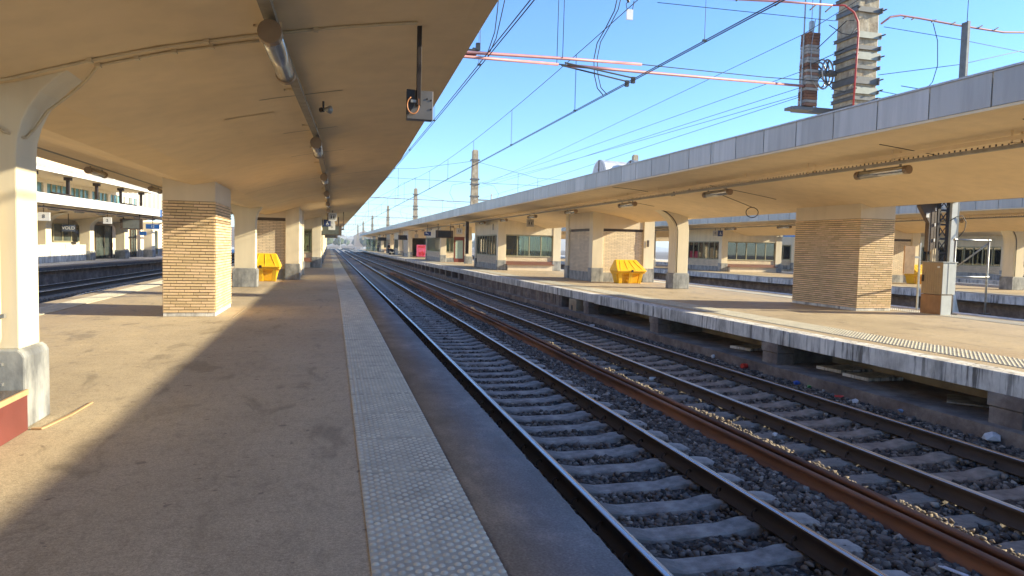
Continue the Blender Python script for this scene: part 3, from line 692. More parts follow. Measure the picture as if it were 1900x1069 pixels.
block('waiting room on our platform with a wooden bench under its window', -3.6, -.72, 45.6, 56, 'bench', 'window', 'window', 'window', group=WR)
block('brick walled block on the opposite platform, behind the yellow grit bin', 11.95, 15.15, 31.4, 35.4, 'brick', 'brick', group=WR, name='wall_block', cat='wall block')
block('glazed waiting room on the opposite platform, with reflection strips and a blue poster in the front window', 10.75, 15.2, 46.0, 54., 'bench', 'window', 'window', 'window', group=WR)
block('glazed kiosk with a red framed door on the opposite platform, under the departure board', 10.0, 12.9, 67, 78, 'mixed', 'window', 'window', group=WR, name='kiosk', cat='kiosk')
far = [(10.4, 13.6, 90, 97, 'open', 'brick'), (10.6, 13.4, 104, 112, 'bench', 'window'), (10.8, 13.4, 120, 128, 'brick', 'open'), (10.6, 13.6, 138, 148, 'bench', 'window'), (11, 13.8, 160, 172, 'open', 'window')]
lab = ['with an open doorway and a pink poster', 'with a pink poster above its bench', 'with brick front, third from the far end', 'with a dark front bench, second from the far end', 'at the far end of the opposite canopy']
for (x0, x1, y0, y1, a, b), l in zip(far, lab): block('distant cream block of the opposite platform '+l, x0+bR(y0), x1+bR(y0), y0, y1, a, b, group=WR)
for i, (y0, y1, a) in enumerate(((64, 72, 'brick'), (84, 94, 'bench'), (108, 120, 'brick'), (140, 152, 'brick'))):
    block('cream block of our own platform, '+('third', 'fourth', 'fifth', 'furthest')[i]+' along the canopy', -3.4+bL(y0), -.55+bL(y0), y0, y1, a, 'window', 'plain', group=WR)
block('glazed waiting room on the third platform, seen left of the opposite brick pillar', 30.1, 35.6, 50.2, 58, 'bench', 'window', 'window', 'window', group=WR, top=3.5)
block('low windowed wall of the third platform, between the slim column and the waiting room', 26.9+1.2, 29.6, 61, 70, 'window', 'window', 'window', 'window', group=WR, top=3.5)
block('brick walled block on the third platform, behind the steel mast', 29.6, 33.6, 34.2, 39, 'brick', 'brick', group=WR, name='wall_block', cat='wall block', top=3.5)
block('waiting room on the fourth platform, seen through the steel handrail', 48.0, 58, 41., 50, 'window', 'window', 'window', 'window', group=WR, top=3.6)
m = MB(); m.box(46.2, 58, 37.5, 40.8, 0, .38); o = m.build('low_wall', STONE); tag(o, 'low blue-grey parapet on the fourth platform, behind the handrail', 'low wall')
block('window kiosk at far right of the third platform with a pink poster stand before it', 38.6+1, 45.6-1.4, 60, 68, 'window', 'window', 'window', 'window', group=WR, top=3.5)
# poster inside waiting room, pink posters
t = thing('poster', 'blue and yellow poster behind the front window of the opposite waiting room', 'poster', (11.7, 46.3, 1.0))
MB().box(-.38, .4, 0, .012, 0, 1.34).build('sheet', simple('poster_blue', (.03, .16, .5), .5), t); MB().box(-.38, .4, -.006, -.001, .0, .42).build('yellow_field', YELLOW, t)
m = MB(); m.tube([(.1, -.01, .05), (.16, -.01, .35), (.28, -.01, .62)], [.12, .1, .04], 8); m.tube([(.05, -.01, .3), (.26, -.01, .2)], .05, 6); m.build('printed_figure', simple('poster_dark', (.05, .015, .02), .6), t)
def pposter(x, y, z, w_, h_, label, rz=0):
    t = thing('poster', label, 'poster', (x, y, z), rz, 'pink advertising posters')
    MB().box(-w_/2-.04, w_/2+.04, 0, .05, -.04, h_+.04).build('frame', BLACK, t); MB().box(-w_/2, w_/2, -.006, -.001, 0, h_).build('sheet', simple('poster_pink', (.62, .1, .22), .5, 0, .3, sc=3), t)
    m = MB()
    for k in range(5):
        a = k*1.3; m.tube([(math.cos(a)*w_*.22, -.012, h_*.25+math.sin(a)*w_*.13), (math.cos(a)*w_*.22, -.008, h_*.25+math.sin(a)*w_*.13)], w_*.13, 9)
        m.tube([(-w_*.3+k*w_*.14, -.012, h_*.82+.03*math.sin(k*2)), (-w_*.3+k*w_*.14, -.008, h_*.82+.03*math.sin(k*2))], w_*.09, 8)
    m.build('printed_shapes', simple('poster_mark', (.55, .03, .05), .5), t); return t
t = pposter(33.6, 44.6, .85, .86, 1.75, 'pink poster in a dark frame on its own stand, right side of the third platform')
m = MB(); m.box(-.36, -.1, 0, .1, -.84, -.045); m.box(.12, .36, 0, .1, -.84, -.045); m.build('leg', CREAM, t)
pposter(11.0, 89.8, .1, 1.3, 1.5, 'pink poster low on the front of the first distant block of the opposite platform')
pposter(11.6, 103.7, .95, 1.6, 1.6, 'pink poster above the bench of the second distant block of the opposite platform')
# columns and piers further off on both platforms
for i, y in enumerate((60, 82, 100)):
    column('slender cream column of our platform, '+('first', 'second', 'third')[i]+' beyond the waiting room', -1.3+bL(y), y, half=.28, depth=.4)
for i, (x, y) in enumerate(((12.6, 62), (12.8, 84.5), (12.9, 100), (12.9, 117), (12.9, 134), (12.9, 154), (12.9, 178), (12.9, 188))):
    column('cream column of the opposite platform far down the line, '+('first', 'second', 'third', 'fourth', 'fifth', 'sixth', 'seventh', 'last')[i]+' beyond the glazed waiting room', x+bR(y), y, half=.28, depth=.4, rl=1.2, rr=0, zl=2.4, hl=.85, zr=2.4, ztop=3.5)
"""glass screen at the far end"""
"""far left station building"""
# ------------------------------------------------------------------ tube lamps, trays and conduits under the canopies
def lamp_proto():
    t = thing('tube_lamp', 'x', 'tube lamp')
    MB().tube([(0, .05, 0), (0, 1.3, 0)], .078, 14).build('tube', ALU, t, smooth=True)
    for y0, y1 in ((-.02, .075), (1.275, 1.37)):
        m = MB(); m.tube([(0, y0, 0), (0, y1, 0)], .088, 16); m.build('end_cap', LCAP, t, bevel=.006)
    m = MB(); m.box(-.012, .012, .18, .22, .07, .2); m.box(-.012, .012, 1.13, 1.17, .07, .2); m.box(-.03, .03, .05, 1.3, .07, .085); m.build('bracket', GALVD, t); return t
lp = lamp_proto(); used = [False]
def lamp(x, y, z, rz, label, group):
    o = lp if not used[0] else copy_tree(lp); used[0] = True
    o.location = (x, y, z); o.rotation_euler = (0, 0, rz); o['label'] = label; o['group'] = group
ords = ['nearest', 'second', 'third', 'fourth', 'fifth', 'sixth', 'seventh', 'eighth']
def o_(i): return ords[i] if i < len(ords) else None
LX = interp([(4, -.50), (7, -.44), (11, -.27), (18, -.21), (27, -.19), (50, -.3), (100, -.7), (200, -1.3)])
for i in range(30):
    y = 5.5+5.75*i
    lamp(LX(y+.6), y, 3.08, -math.atan2(LX(y+1.3)-LX(y), 1.3), ('metal tube lamp under our canopy, '+o_(i)+' from the camera in its row') if o_(i) else 'small far tube lamp in the long row under our canopy', 'tube lamps under our canopy')
for i in range(29):
    y = 11.4+6.2*i-(6.2 if i > 99 else 0)
    lamp(10.82+bR(y)+.14, y, 3.235, .0125, ('tube lamp under the opposite canopy, '+o_(i)+' from the right border') if o_(i) else 'small far tube lamp in the row under the opposite canopy', 'tube lamps under the opposite canopy')
for i in range(5):
    y = 20.05+6.3*i; lamp(-6.2+bC(y), y, 3.26, 0, 'tube lamp along the left edge of our canopy, '+['nearest of the two in view', 'second, just left of the brick pillar', 'third', 'fourth', 'fifth'][i], 'tube lamps along the left edge of our canopy')
for i in range(5):
    y = 21+6.4*i; lamp(29.6+bR(y), y, 3.3, .0125, 'tube lamp under the third platform canopy, '+ords[i]+' from the right', 'tube lamps under the third canopy')
def tray(label, x, z, Y, sh, wide=.15, zs=None, hang=.12):
    t = thing('cable_tray', label, 'cable tray')
    Yl = [y for y in Y]
    MB().sweep([(x-.045, z), (x+.045, z), (x+.045, z+.055), (x-.045, z+.055)], Yl, sh).build('channel', GALVD, t)
    m = MB(); m.sweep([(x-.16, z+.10), (x-.145, z+.10), (x-.145, z+.17), (x-.16, z+.17)], Yl, sh); m.build('perforated_tray', SOFFIT, t)
    m = MB(); k = Yl[0]
    while k < min(Yl[-1], 60): m.box(x-.165+sh(k), x+.05+sh(k), k, k+.03, z+.055, z+.075); m.box(x-.165+sh(k), x-.15+sh(k), k, k+.03, z+.05, z+hang+.12); m.box(x+.03+sh(k), x+.045+sh(k), k, k+.03, z+.05, z+hang+.1); k += 2.4
    m.build('hanger', SOFFIT, t)
    m = MB(); r = random.Random(int(x*10)); k = Yl[0]
    while k < min(Yl[-1], 30): m.box(x-.05+sh(k), x-.046+sh(k), k, k+.03, z+.056, z+.075+r.uniform(0, .02)); k += .11
    m.build('cable_tie', DARKM, t)
tray('grey lamp tray hung along our canopy over the near row of tube lamps', 0, 3.20, ys(-6, 190, 80), LX)
tray('grey cable tray hung along the opposite canopy behind its tube lamps', 10.55, 3.30, ys(-8, 190, 60), bR, hang=.14)
tray('cable tray along the left edge of our canopy', -6.0, 3.36, ys(-6, 120, 40), bC, hang=0)
tray('cable tray along the third platform canopy', 29.3, 3.36, ys(-6, 110, 20), bR)
def soff(x, tab, sh, y): return float(np.interp(x-sh(y), [a for a, b in tab], [b for a, b in tab]))
def conduit(label, pts_x, y, tab, sh, r=.012, n2=True, ext=None):
    m = MB(); X = np.linspace(pts_x[0], pts_x[1], 14); P = [(x, y, soff(x, tab, sh, y)-r) for x in X]
    if ext: P = ext+P
    m.tube(P, r, 6)
    t = thing('conduit', label, 'conduit'); m.build('pipe', PIPE, t, smooth=True)
    m = MB()
    for k in range(1, 13, 3): p = P[k if not ext else k+len(ext)-1] if k < len(P) else P[-1]; m.box(p[0]-.02, p[0]+.02, p[1]-.03, p[1]+.03, p[2]-r*1.3, p[2]+r*1.5)
    m.build('clip', PIPE, t)
conduit('thin cream conduit crossing our canopy from the left border to the hanging control box', (-3.0, .70), 6.25, SO_L, bC, .013)
conduit('second cream conduit crossing our canopy, ending at the nearest tube lamp', (-1.85, -.62), 6.42, SO_L, bC, .012,
        ext=[(-2.6, 6.38, 2.42), (-2.50, 6.38, 2.36), (-2.40, 6.5, 2.34), (-2.38, 6.6, 2.42), (-2.28, 6.6, 2.58), (-2.12, 6.6, 2.72), (-1.98, 6.55, 2.84)])
for i, (y, x0, x1) in enumerate(((5.1, -.8, -.1), (8.8, -.85, .1), (11.4, -.75, .05), (14.2, -.8, .2), (19.2, -2.2, 1.2), (25.4, -2.2, 1.1), (31, -1, .6), (36, -2, 1))):
    m = MB(); m.box(0, 0, 0, 0, 0, 0) if 0 else None
    X = np.linspace(x0, x1, 10); sh = bC
    m.add([(x, y+dy, soff(x, SO_L, sh, y)-.003-.001*dz) for dy, dz in ((-.008, 0), (.008, 1)) for x in X], [(k, k+1, 11+k, 10+k) for k in range(9)])
    o = m.build('ceiling_joint', DARKM); tag(o, 'thin dark joint line across our canopy soffit, '+ords[i]+' from the camera', 'ceiling joint', 'joint lines in our canopy soffit')
for i, (y, xa, xb) in enumerate(((8.2, 9.9, 10.6), (11.0, 9.9, 11.4), (18.6, 10.9, 13.3), (22.0, 9.3, 10.6), (25.4, 11, 12.6))):
    m = MB(); X = np.linspace(xa, xb, 12)+bR(y)
    m.tube([(x, y+.18*(x-9)*(.0 if i % 2 else 1)*.3, soff(x, SO_R, bR, y)-.006) for x in X], .008, 5)
    o = m.build('soffit_cable', DARKM, smooth=True); tag(o, 'thin dark cable run across the opposite canopy soffit, '+ords[i]+' from the right border', 'cable', 'cables across the opposite soffit')
m = MB(); m.tube([(12.9+.22*math.cos(a), 19.8, 2.83+.16*math.sin(a)) for a in np.linspace(0, 2*PI, 20)], .014, 5); m.tube([(11.2, 19.0, 3.3), (12.2, 19.5, 3.13), (12.9, 19.8, 2.99)], .01, 5)
tag(m.build('cable_loop', DARKM, smooth=True), 'coiled cable loop hanging from the opposite canopy soffit', 'cable')
# vent plates in our soffit
m = MB(); X = np.linspace(-1.35, -.75, 6); m.add([(x, y, soff(x, SO_L, bC, 10)-.006) for y in (9.6, 10.1) for x in X], [(k, k+1, 7+k, 6+k) for k in range(5)])
o = m.build('access_panel', SOFFIT); tag(o, 'flush access panel in our soffit, left of the lamp tray', 'access panel')
def speaker(x, y, z, rz, label):
    t = thing('speaker', label, 'speaker', (x, y, z), rz, 'horn speakers on the trays'); m = MB(); m.tube([(0, 0, 0), (0, -.06, -.0), (0, -.16, -.01)], [.03, .045, .085], 10); m.build('horn', GALV, t, smooth=True)
    m = MB(); m.tube([(0, .01, 0), (0, .09, 0)], .05, 8); m.box(-.015, .015, 0, .03, -.02, .17); m.build('driver', DARKM, t); t.scale = (.6, .6, .6)
speaker(-.12, 9.0, 3.18, .9, 'small horn speaker beside the tray on our canopy, between the first two lamps')
speaker(10.45, 20.4, 3.33, -1.0, 'small horn speaker on the opposite cable tray, left one of the pair'); speaker(10.5, 19.5, 3.36, -1.0, 'small horn speaker on the opposite cable tray, right one of the pair')
# hanging control box near the camera
t = thing('control_box', 'grey hanging box with an orange cable loop on a dark rod under our canopy', 'control box', (.735, 6.4, 0))
MB().box(-.02, .02, -.02, .02, 2.80, 3.52).build('rod', DARKM, t, bevel=.003)
m = MB(); m.box(-.10, .135, .025, .125, 2.685, 2.945); m.build('housing', simple('box_grey', (.2, .18, .165), .35, .5, .15), t, bevel=.004)
m = MB(); m.box(-.105, -.035, .0, .025, 2.85, 2.942); m.prism([(-.105, 2.72), (-.085, 2.72), (-.04, 2.80), (-.04, 2.85), (-.105, 2.85)], .012, .025); m.build('cover', BLACK, t)
m = MB(); m.box(-.07, -.01, -.012, .0, 2.825, 2.85); m.build('cleat', GALV, t)
m = MB(); m.tube([(-.05+.0+.052*math.cos(a), -.015, 2.80+.075*math.sin(a)) for a in np.linspace(PI*.62, PI*2.05, 20)]+[(.0, -.015, 2.86)], .006, 6); m.build('cable', simple('orange_cable', (.6, .25, .1), .5), t, smooth=True)
m = MB()
for x, z in ((.08, 2.87), (.115, 2.86), (.115, 2.78)): m.tube([(x, .026, z), (x, .018, z)], .008, 8)
m.build('screw', DARKM, t)

# ------------------------------------------------------------------ hanging signs and boards
TEXTS = []
def lettering(txt, size, mat, parent, loc, ext=.003, align='CENTER'):
    c = bpy.data.curves.new('lettering', 'FONT'); c.body = txt; c.size = size; c.extrude = ext; c.align_x = align; c.align_y = 'CENTER'
    o = bpy.data.objects.new('lettering', c); C.objects.link(o); o.parent = parent; o.location = loc; o.rotation_euler = (PI/2, 0, 0); c.materials.append(mat); TEXTS.append(o); return o
def sign(x, y, z, w_, h_, mat, label, top, txt=None, tm=None, glyph=None, rz=0, size=None):
    t = thing('hanging_sign', label, 'hanging sign', (x, y, z), rz, 'signs hanging from the canopies')
    MB().box(-w_/2, w_/2, -.03, .03, -h_/2, h_/2).build('panel', mat, t, bevel=.005); MB().box(-.02, .02, -.012, .012, h_/2-.001, top-z).build('rod', BROWNM, t)
    if txt: lettering(txt, size or h_*.62, tm or BLACK, t, (0, -.034, 0))
    if glyph:
        g_ = MB()
        if glyph == 'lift':
            for a in (-.15, .15): g_.tube([(a*w_, -.031, .12*h_), (a*w_, -.036, .12*h_)], w_*.07, 8); g_.box(a*w_-w_*.07, a*w_+w_*.07, -.036, -.031, -.2*h_, .05*h_)
            g_.box(-.34*w_, .34*w_, -.035, -.031, .26*h_, .3*h_); g_.box(-.34*w_, .34*w_, -.035, -.031, -.3*h_, -.26*h_); g_.box(-.34*w_, -.3*w_, -.035, -.031, -.26*h_, .26*h_); g_.box(.3*w_, .34*w_, -.035, -.031, -.26*h_, .26*h_)
        if glyph == 'chair':
            g_.tube([(0, -.031, .22*h_), (0, -.036, .22*h_)], w_*.07, 8); g_.box(-.05*w_, .05*w_, -.036, -.031, -.1*h_, .14*h_); g_.box(-.05*w_, .2*w_, -.035, -.031, -.14*h_, -.07*h_); g_.box(.15*w_, .22*w_, -.034, -.031, -.3*h_, -.1*h_)
            g_.tube([(.0+.14*w_*math.cos(a), -.034, -.16*h_+.14*h_*math.sin(a)) for a in np.linspace(2.2, 5.6, 12)], w_*.02, 4)
        if glyph == 'arrow': g_.beam((-.2*w_, -.034, .1*h_), (.15*w_, -.034, -.12*h_), .05, .006, (0, 1, 0)); g_.box(-.3*w_, -.1*w_, -.036, -.031, .0, .3*h_)
        g_.build('pictogram', tm or BLACK, t)
    return t
SG = 2.42
sign(11.85, 42.0, 3.08, .47, .47, GREYS, 'small square grey sign with a lift pictogram under the opposite canopy', 3.45, glyph='lift')
sign(10.93, 47.5, 2.93, .47, .42, GREYS, 'pale sign reading 8 beside the dark wheelchair sign under the opposite canopy', 3.45, '8')
sign(11.45, 47.5, 2.93, .42, .42, BLUE, 'dark blue sign with a white wheelchair pictogram under the opposite canopy', 3.45, glyph='chair', tm=WHITE)
sign(10.05, 57, 2.78, .48, .48, WHITE, 'white square sign with numeral 12 to the right of the departure board, opposite platform', 3.4, '12')
sign(8.35, 64, 2.62, .62, .36, BLUE, 'small dark sign left of the departure board on the opposite platform', 3.4, glyph='arrow', tm=WHITE)
def board(x, y, z, w_, h_, label, rz=0, top=3.45, screen=SCREEN):
    t = thing('departure_board', label, 'departure board', (x, y, z), rz, 'departure boards under the canopies')
    m = MB(); m.box(-w_/2, w_/2, -.12, .12, -h_/2, h_/2); m.build('casing', BROWNM, t, bevel=.01)
    m = MB(); m.box(-w_/2+.2, w_/2-.2, -.126, -.121, -h_/2+.07, h_/2-.07); m.build('screen', screen, t)
    m = MB()
    for s in (-1, 1): m.box(s*w_*.36-.03, s*w_*.36+.03, -.03, .03, h_/2-.001, top-z)
    m.build('hanger', BROWNM, t); return t
board(9.35, 60.5, 2.55, 1.52, .66, 'dark departure board hanging before the red-doored kiosk on the opposite platform')
board(9.0, 92, 2.5, 1.6, .62, 'second dark departure board further along the opposite canopy'); board(8.6, 128, 2.5, 1.6, .62, 'small far departure board under the opposite canopy')
sign(9.55, 91.6, 2.62, .45, .45, WHITE, 'white square sign in front of the second departure board of the opposite platform', 3.4, '1')
for i, (x, y) in enumerate(((9.9, 88), (9.3, 99), (10.2, 101), (9.9, 112), (9.0, 135))): sign(x+.2, y, 2.7, .45, .45, WHITE if i % 2 else GREYS, 'pale square sign far along the opposite canopy, '+ords[i]+' beyond the second board', 3.4)
# cluster over our platform
sign(-.03, 40, 3.0, .44, .46, WHITE, 'white square sign with a lift pictogram, uppermost of the cluster under our canopy', 3.4, glyph='lift')
sign(-.33, 42.5, 2.72, .40, .40, BLUE, 'dark blue sign with a white wheelchair pictogram in the sign cluster under our canopy', 3.4, glyph='chair', tm=WHITE)
sign(-.12, 44, 2.78, .42, .32, WHITE, 'white sign reading 11 in the middle of the sign cluster under our canopy', 3.4, '11')
sign(-.08, 47, 2.62, .42, .42, WHITE, 'white sign with a curved mark, lowest of the cluster, before our departure board', 3.4, '5')
board(-.18, 52, 2.47, 1.55, .72, 'dark departure board at the end of the sign cluster under our canopy', screen=simple('grey_glass', (.10, .11, .10), .2))  # screen a paler grey than the default
sign(-.3, 70, 2.52, .5, .42, WHITE, 'pale round-cornered sign beyond the board under our canopy', 3.4)
board(-.25, 82, 2.45, 1.5, .62, 'second departure board further along our canopy')
t = thing('rod_lamp', 'dark rod with a small box under our canopy, right of the sign cluster', 'rod', (.62, 44, 0)); MB().box(-.02, .02, -.02, .02, 2.45, 3.5).build('rod', BROWNM, t); MB().box(-.12, .02, -.05, .05, 2.36, 2.46).build('box', BROWNM, t)
sign(29.2, 49.0, 3.0, .42, .45, BLUE, 'dark blue sign with a white lift pictogram under the third platform canopy', 3.4, glyph='chair', tm=WHITE)
sign(28.75, 49.0, 3.0, .36, .40, GREYS, 'pale sign reading 8 under the third platform canopy', 3.4, '8')
sign(36.2, 50.0, 3.05, 1.3, .28, LBLUE, 'wide blue sign over the pink poster stand, third platform', 3.5)
m = MB(); m.box(-.11, .11, -.08, .08, 1.0, 3.35); o = m.build('dark_post', BROWNM); o.location = (9.45, 50.3, 0); tag(o, 'dark brown upright board hanging beside the glazed waiting room, opposite platform', 'hanging board')

# ------------------------------------------------------------------ yellow grit bins
def bin_mesh(t):
    w1, w2 = .72, .56
    def ring(z, w_, d0, d1): return [(-w_, d0, z), (w_, d0, z), (w_, d1, z), (-w_, d1, z)]
    m = MB(); R = [ring(.0, .52, -.08, .40), ring(.40, .62, -.12, .44), ring(.47, .68, -.36, .44), ring(.50, .70, -.44, .46), ring(.54, .70, -.44, .46)]
    V = sum(R, []); F = [(3, 2, 1, 0)]+[(k*4+i, k*4+(i+1) % 4, (k+1)*4+(i+1) % 4, (k+1)*4+i) for k in range(4) for i in range(4)]+[(16, 17, 18, 19)]
    m.add(V, F); m.build('tub', YELLOW, t, bevel=.02)
    m = MB(); V = ring(.545, .72, -.50, .48)+ring(.60, .73, -.51, .48)+ring(.72, .69, -.30, .46)+ring(.90, .61, -.02, .43)+ring(1.07, .54, .20, .40)+ring(1.09, .50, .24, .36)
    m.add(V, [(3, 2, 1, 0)]+[(k*4+i, k*4+(i+1) % 4, (k+1)*4+(i+1) % 4, (k+1)*4+i) for k in range(5) for i in range(4)]+[(20, 21, 22, 23)]); m.build('lid', YELLOW, t, bevel=.03)
    for x in (-.42, -.14, .14, .42):
        m = MB(); m.tube([(x*1.35, -.50, .595), (x*1.2, -.30, .715), (x*.95, -.02, .893), (x*.8, .18, 1.05)], [.016, .022, .024, .016], 6); m.build('rib', YELLOW, t, smooth=True)
    for x in (-.5, 0, .5):
        m = MB(); m.beam((x*1.06, -.34, .54), (x*.94, -.20, .01), .17, .10, (0, 1, 0)); m.build('leg', YELLOW, t, bevel=.015)
    m = MB(); m.box(-.05, .05, -.54, -.515, .53, .64); m.build('latch', DARKM, t)
def grit_bin(x, y, rz, label):
    t = thing('grit_bin', label, 'grit bin', (x, y, 0), rz, 'yellow grit bins'); bin_mesh(t); return t
grit_bin(13.35, 30.35, 0, 'yellow plastic grit bin with ribbed lid, before the brick wall of the opposite platform')
b2 = grit_bin(-2.72, 29.2, 0, 'yellow plastic grit bin on our platform, half hidden by the slim column')
grit_bin(32.4, 32.9, .15, 'yellow grit bin on the third platform, behind the beige electrical cabinet')

# ------------------------------------------------------------------ cabinet, mast, rail on the opposite platform
t = thing('electrical_cabinet', 'beige ribbed electrical cabinet on a brown base, right of the opposite brick pillar', 'electrical cabinet', (15.70, 15.2, 0), .0)
m = MB(); m.box(0, .34, 0, .68, .55, 1.40)
for k in range(9): m.box(-.012, 0.0, .04+k*.072, .075+k*.072, .57, 1.37)
m.build('door', CABW, t, bevel=.004); MB().box(-.03, -.012, .58, .65, .88, 1.06).build('handle', DARKM, t)
MB().box(-.018, -.012, .08, .16, 1.26, 1.31).build('label_plate', WHITE, t)
MB().box(0, .33, .01, .67, 0, .535).build('base', CABB, t, bevel=.004)
m = MB(); m.box(.345, .44, .0, .66, .55, 1.40); m.box(0.0, .33, -.012, .008, 0, .53); m.box(0, .34, -.012, -.002, .56, 1.39); m.box(.17, .19, -.02, -.0125, .56, 1.39); m.build('side_housing', CABG, t, bevel=.002)
m = MB(); m.box(-.03, .46, -.03, .71, 1.405, 1.43); m.build('top', GALV, t); m = MB(); m.tube([(.12, .5, 1.43), (.12, .5, 1.75)], .035, 8); m.tube([(.2, .5, 1.43), (.2, .5, 1.78)], .03, 8); m.build('pipe', PIPE, t)
t = thing('brown_board', 'plain brown board fixed behind the beige cabinet', 'board', (15.93, 16.75, 0)); 
MB().box(.0, .36, 0, .04, 1.05, 1.85).build('panel', simple('brown_sheet', (.34, .21, .11), .7), t); MB().box(.30, .56, .041, .07, 1.5, 1.56).build('arm', GALV, t); MB().box(.56, .61, .04, .08, 0, 1.95).build('post', GALV, t)
# steel mast with trunking
t = thing('steel_mast', 'dark steel lattice mast with cable trunking, right of the beige cabinet', 'steel mast', (0, 0, 0))
m = MB()
for x in (17.27, 17.62):
    for y in (17.0, 17.3): m.box(x-.03, x+.03, y-.03, y+.03, -.9, 4.6)
z = .8
while z < 3.7:
    m.box(17.27, 17.62, 16.975, 16.99, z, z+.06); m.beam((17.29, 16.985, z+.06), (17.6, 16.985, z+.42), .03, .01, (0, 1, 0)); m.beam((17.6, 16.98, z+.06), (17.29, 16.98, z+.42), .03, .01, (0, 1, 0)); z += .42
m.build('lattice', DARKM, t)
m = MB(); m.box(17.0, 17.10, 16.95, 17.15, 1.7, 3.6); m.box(17.13, 17.2, 16.97, 17.1, 1.62, 3.6); m.prism([(16.6, 3.4), (17.0, 3.4), (17.0, 1.72), (16.93, 1.72), (16.93, 2.55), (16.6, 3.0)], 16.96, 17.1); m.build('trunking', BROWNM, t, bevel=.004)
MB().box(16.8, 16.9, 16.94, 16.955, 2.7, 2.83).build('tag_plate', WHITE, t)
for z in (2.9, 2.45, 2.0): MB().box(17.1, 17.14, 16.93, 16.945, z, z+.09).build('tag_plate', WHITE, t)
m = MB(); m.box(17.67, 17.87, 16.9, 17.1, -.9, 3.7); m.build('galvanised_trunk', CABG, t, bevel=.004)
m = MB(); m.box(17.9, 17.93, 16.95, 17.0, 1.9, 8.45); m.box(17.93, 17.99, 16.95, 17.2, 1.9, 8.45); m.build('angle_post', simple('mast_grey', (.12, .14, .16), .6, .3), t)
m = MB(); m.tube([(17.6, 16.9, 2.62), (17.8, 16.85, 2.75), (18.0, 16.85, 2.78), (18.15, 16.85, 2.6), (18.1, 16.85, 2.35), (17.9, 16.85, 2.15)], .012, 6); m.tube([(17.05, 16.9, 3.1), (17.2, 16.9, 2.98), (17.45, 16.9, 3.0), (17.6, 16.9, 3.2)], .012, 6); m.build('loose_cable', BLACK, t, smooth=True)
m = MB(); m.prism([(17.75, 0), (18.15, -.15), (17.95, .5), (17.75, .6)], 16.9, 17.3); m.build('footing', CONC, t)
t = thing('handrail', 'galvanised tube handrail with a diagonal brace, right of the mast', 'handrail', (0, 0, 0)); m = MB()
for a, z in (((16.27, 15.4), 2.02), ((17.4, 15.4), 2.02), ((17.0, 16.3), 1.1)): MB().tube([(a[0], a[1], 0), (a[0], a[1], z)], .027, 8).build('post', GALV, t, smooth=True)
m = MB(); m.tube([(16.25, 15.4, 2.03), (17.42, 15.4, 2.03)], .027, 8); m.tube([(16.25, 15.4, 1.03), (17.42, 15.4, 1.03)], .024, 8); m.tube([(17.4, 15.42, 1.95), (17.0, 16.3, 1.08)], .024, 8); m.build('rail', GALV, t, smooth=True)
m = MB(); m.box(16.18, 16.36, 15.3, 15.5, 0, .025); m.box(17.3, 17.5, 15.3, 15.5, 0, .03); m.build('foot_plate', DARKM, t)
for x, z in ((16.27, 2.03), (17.4, 2.03), (16.27, 1.03), (17.4, 1.03)): MB().tube([(x-.045, 15.4, z), (x+.045, 15.4, z)], .038, 8).build('coupling', GALV, t)

# ------------------------------------------------------------------ near left: red bench box, pipes, wooden strip
t = thing('bench_box', 'low red box bench with a dark top and light wood edge, bottom left corner', 'bench', (0, 0, 0))
MB().box(-3.25, -2.36, 4.6, 6.33, 0.0, .285).build('panel', REDBOX, t, bevel=.003); MB().box(-3.25, -2.375, 4.6, 6.31, .286, .325).build('top', TABLE, t, bevel=.003); MB().box(-2.3745, -2.352, 4.6, 6.335, .286, .33).build('edging', TRIM, t, bevel=.003)
t = thing('pipe_run', 'pair of thin cream pipes clamped to the left column, going down behind the red bench', 'pipes', (0, 0, 0)); m = MB()
m.tube([(-2.62, 6.33, .3), (-2.62, 6.33, .62), (-2.66, 6.33, .70), (-2.66, 6.36, 2.1)], .014, 8); m.tube([(-2.56, 6.33, .68), (-2.555, 6.36, .74), (-2.555, 6.36, 1.9)], .012, 8); m.build('pipe', PIPE, t, smooth=True)
m = MB(); 
for z in (.36, .52): m.box(-2.75, -2.53, 6.31, 6.345, z, z+.022)
m.box(-2.70, -2.52, 6.345, 6.39, .9, .93); m.box(-2.70, -2.60, 6.345, 6.39, 1.5, 1.53); m.build('clamp', GALV, t)
m = MB(); m.prism([(-2.34, 6.33), (-2.26, 6.32), (-2.245, 6.36), (-2.19, 6.8), (-2.175, 7.28), (-2.19, 7.30), (-2.215, 6.85), (-2.27, 6.37), (-2.34, 6.355)], 0, .012, axis='z'); o = m.build('wood_strip', TRIM, None); tag(o, 'thin splintered wooden strip lying on the ground by the left column', 'wood strip')
m = MB(); m.box(-.006, .006, -1.15, 1.15, 0, .006); o = m.build('ground_trim', PIPE); o.location = (-1.95, 16.2, 0); tag(o, 'thin pale floor strip on the asphalt beside the near brick pillar', 'floor strip')
t = thing('concrete_parapet', 'pale concrete parapet on the left-hand platform, upper half sunlit', 'parapet', (-16.5, 53.8, 0)); 
for k in range(14): MB().box(-.12, .12, -(k+1)*1.8+.02, -k*1.8, 0, 1.08).build('slab', CONC, t, bevel=.01)

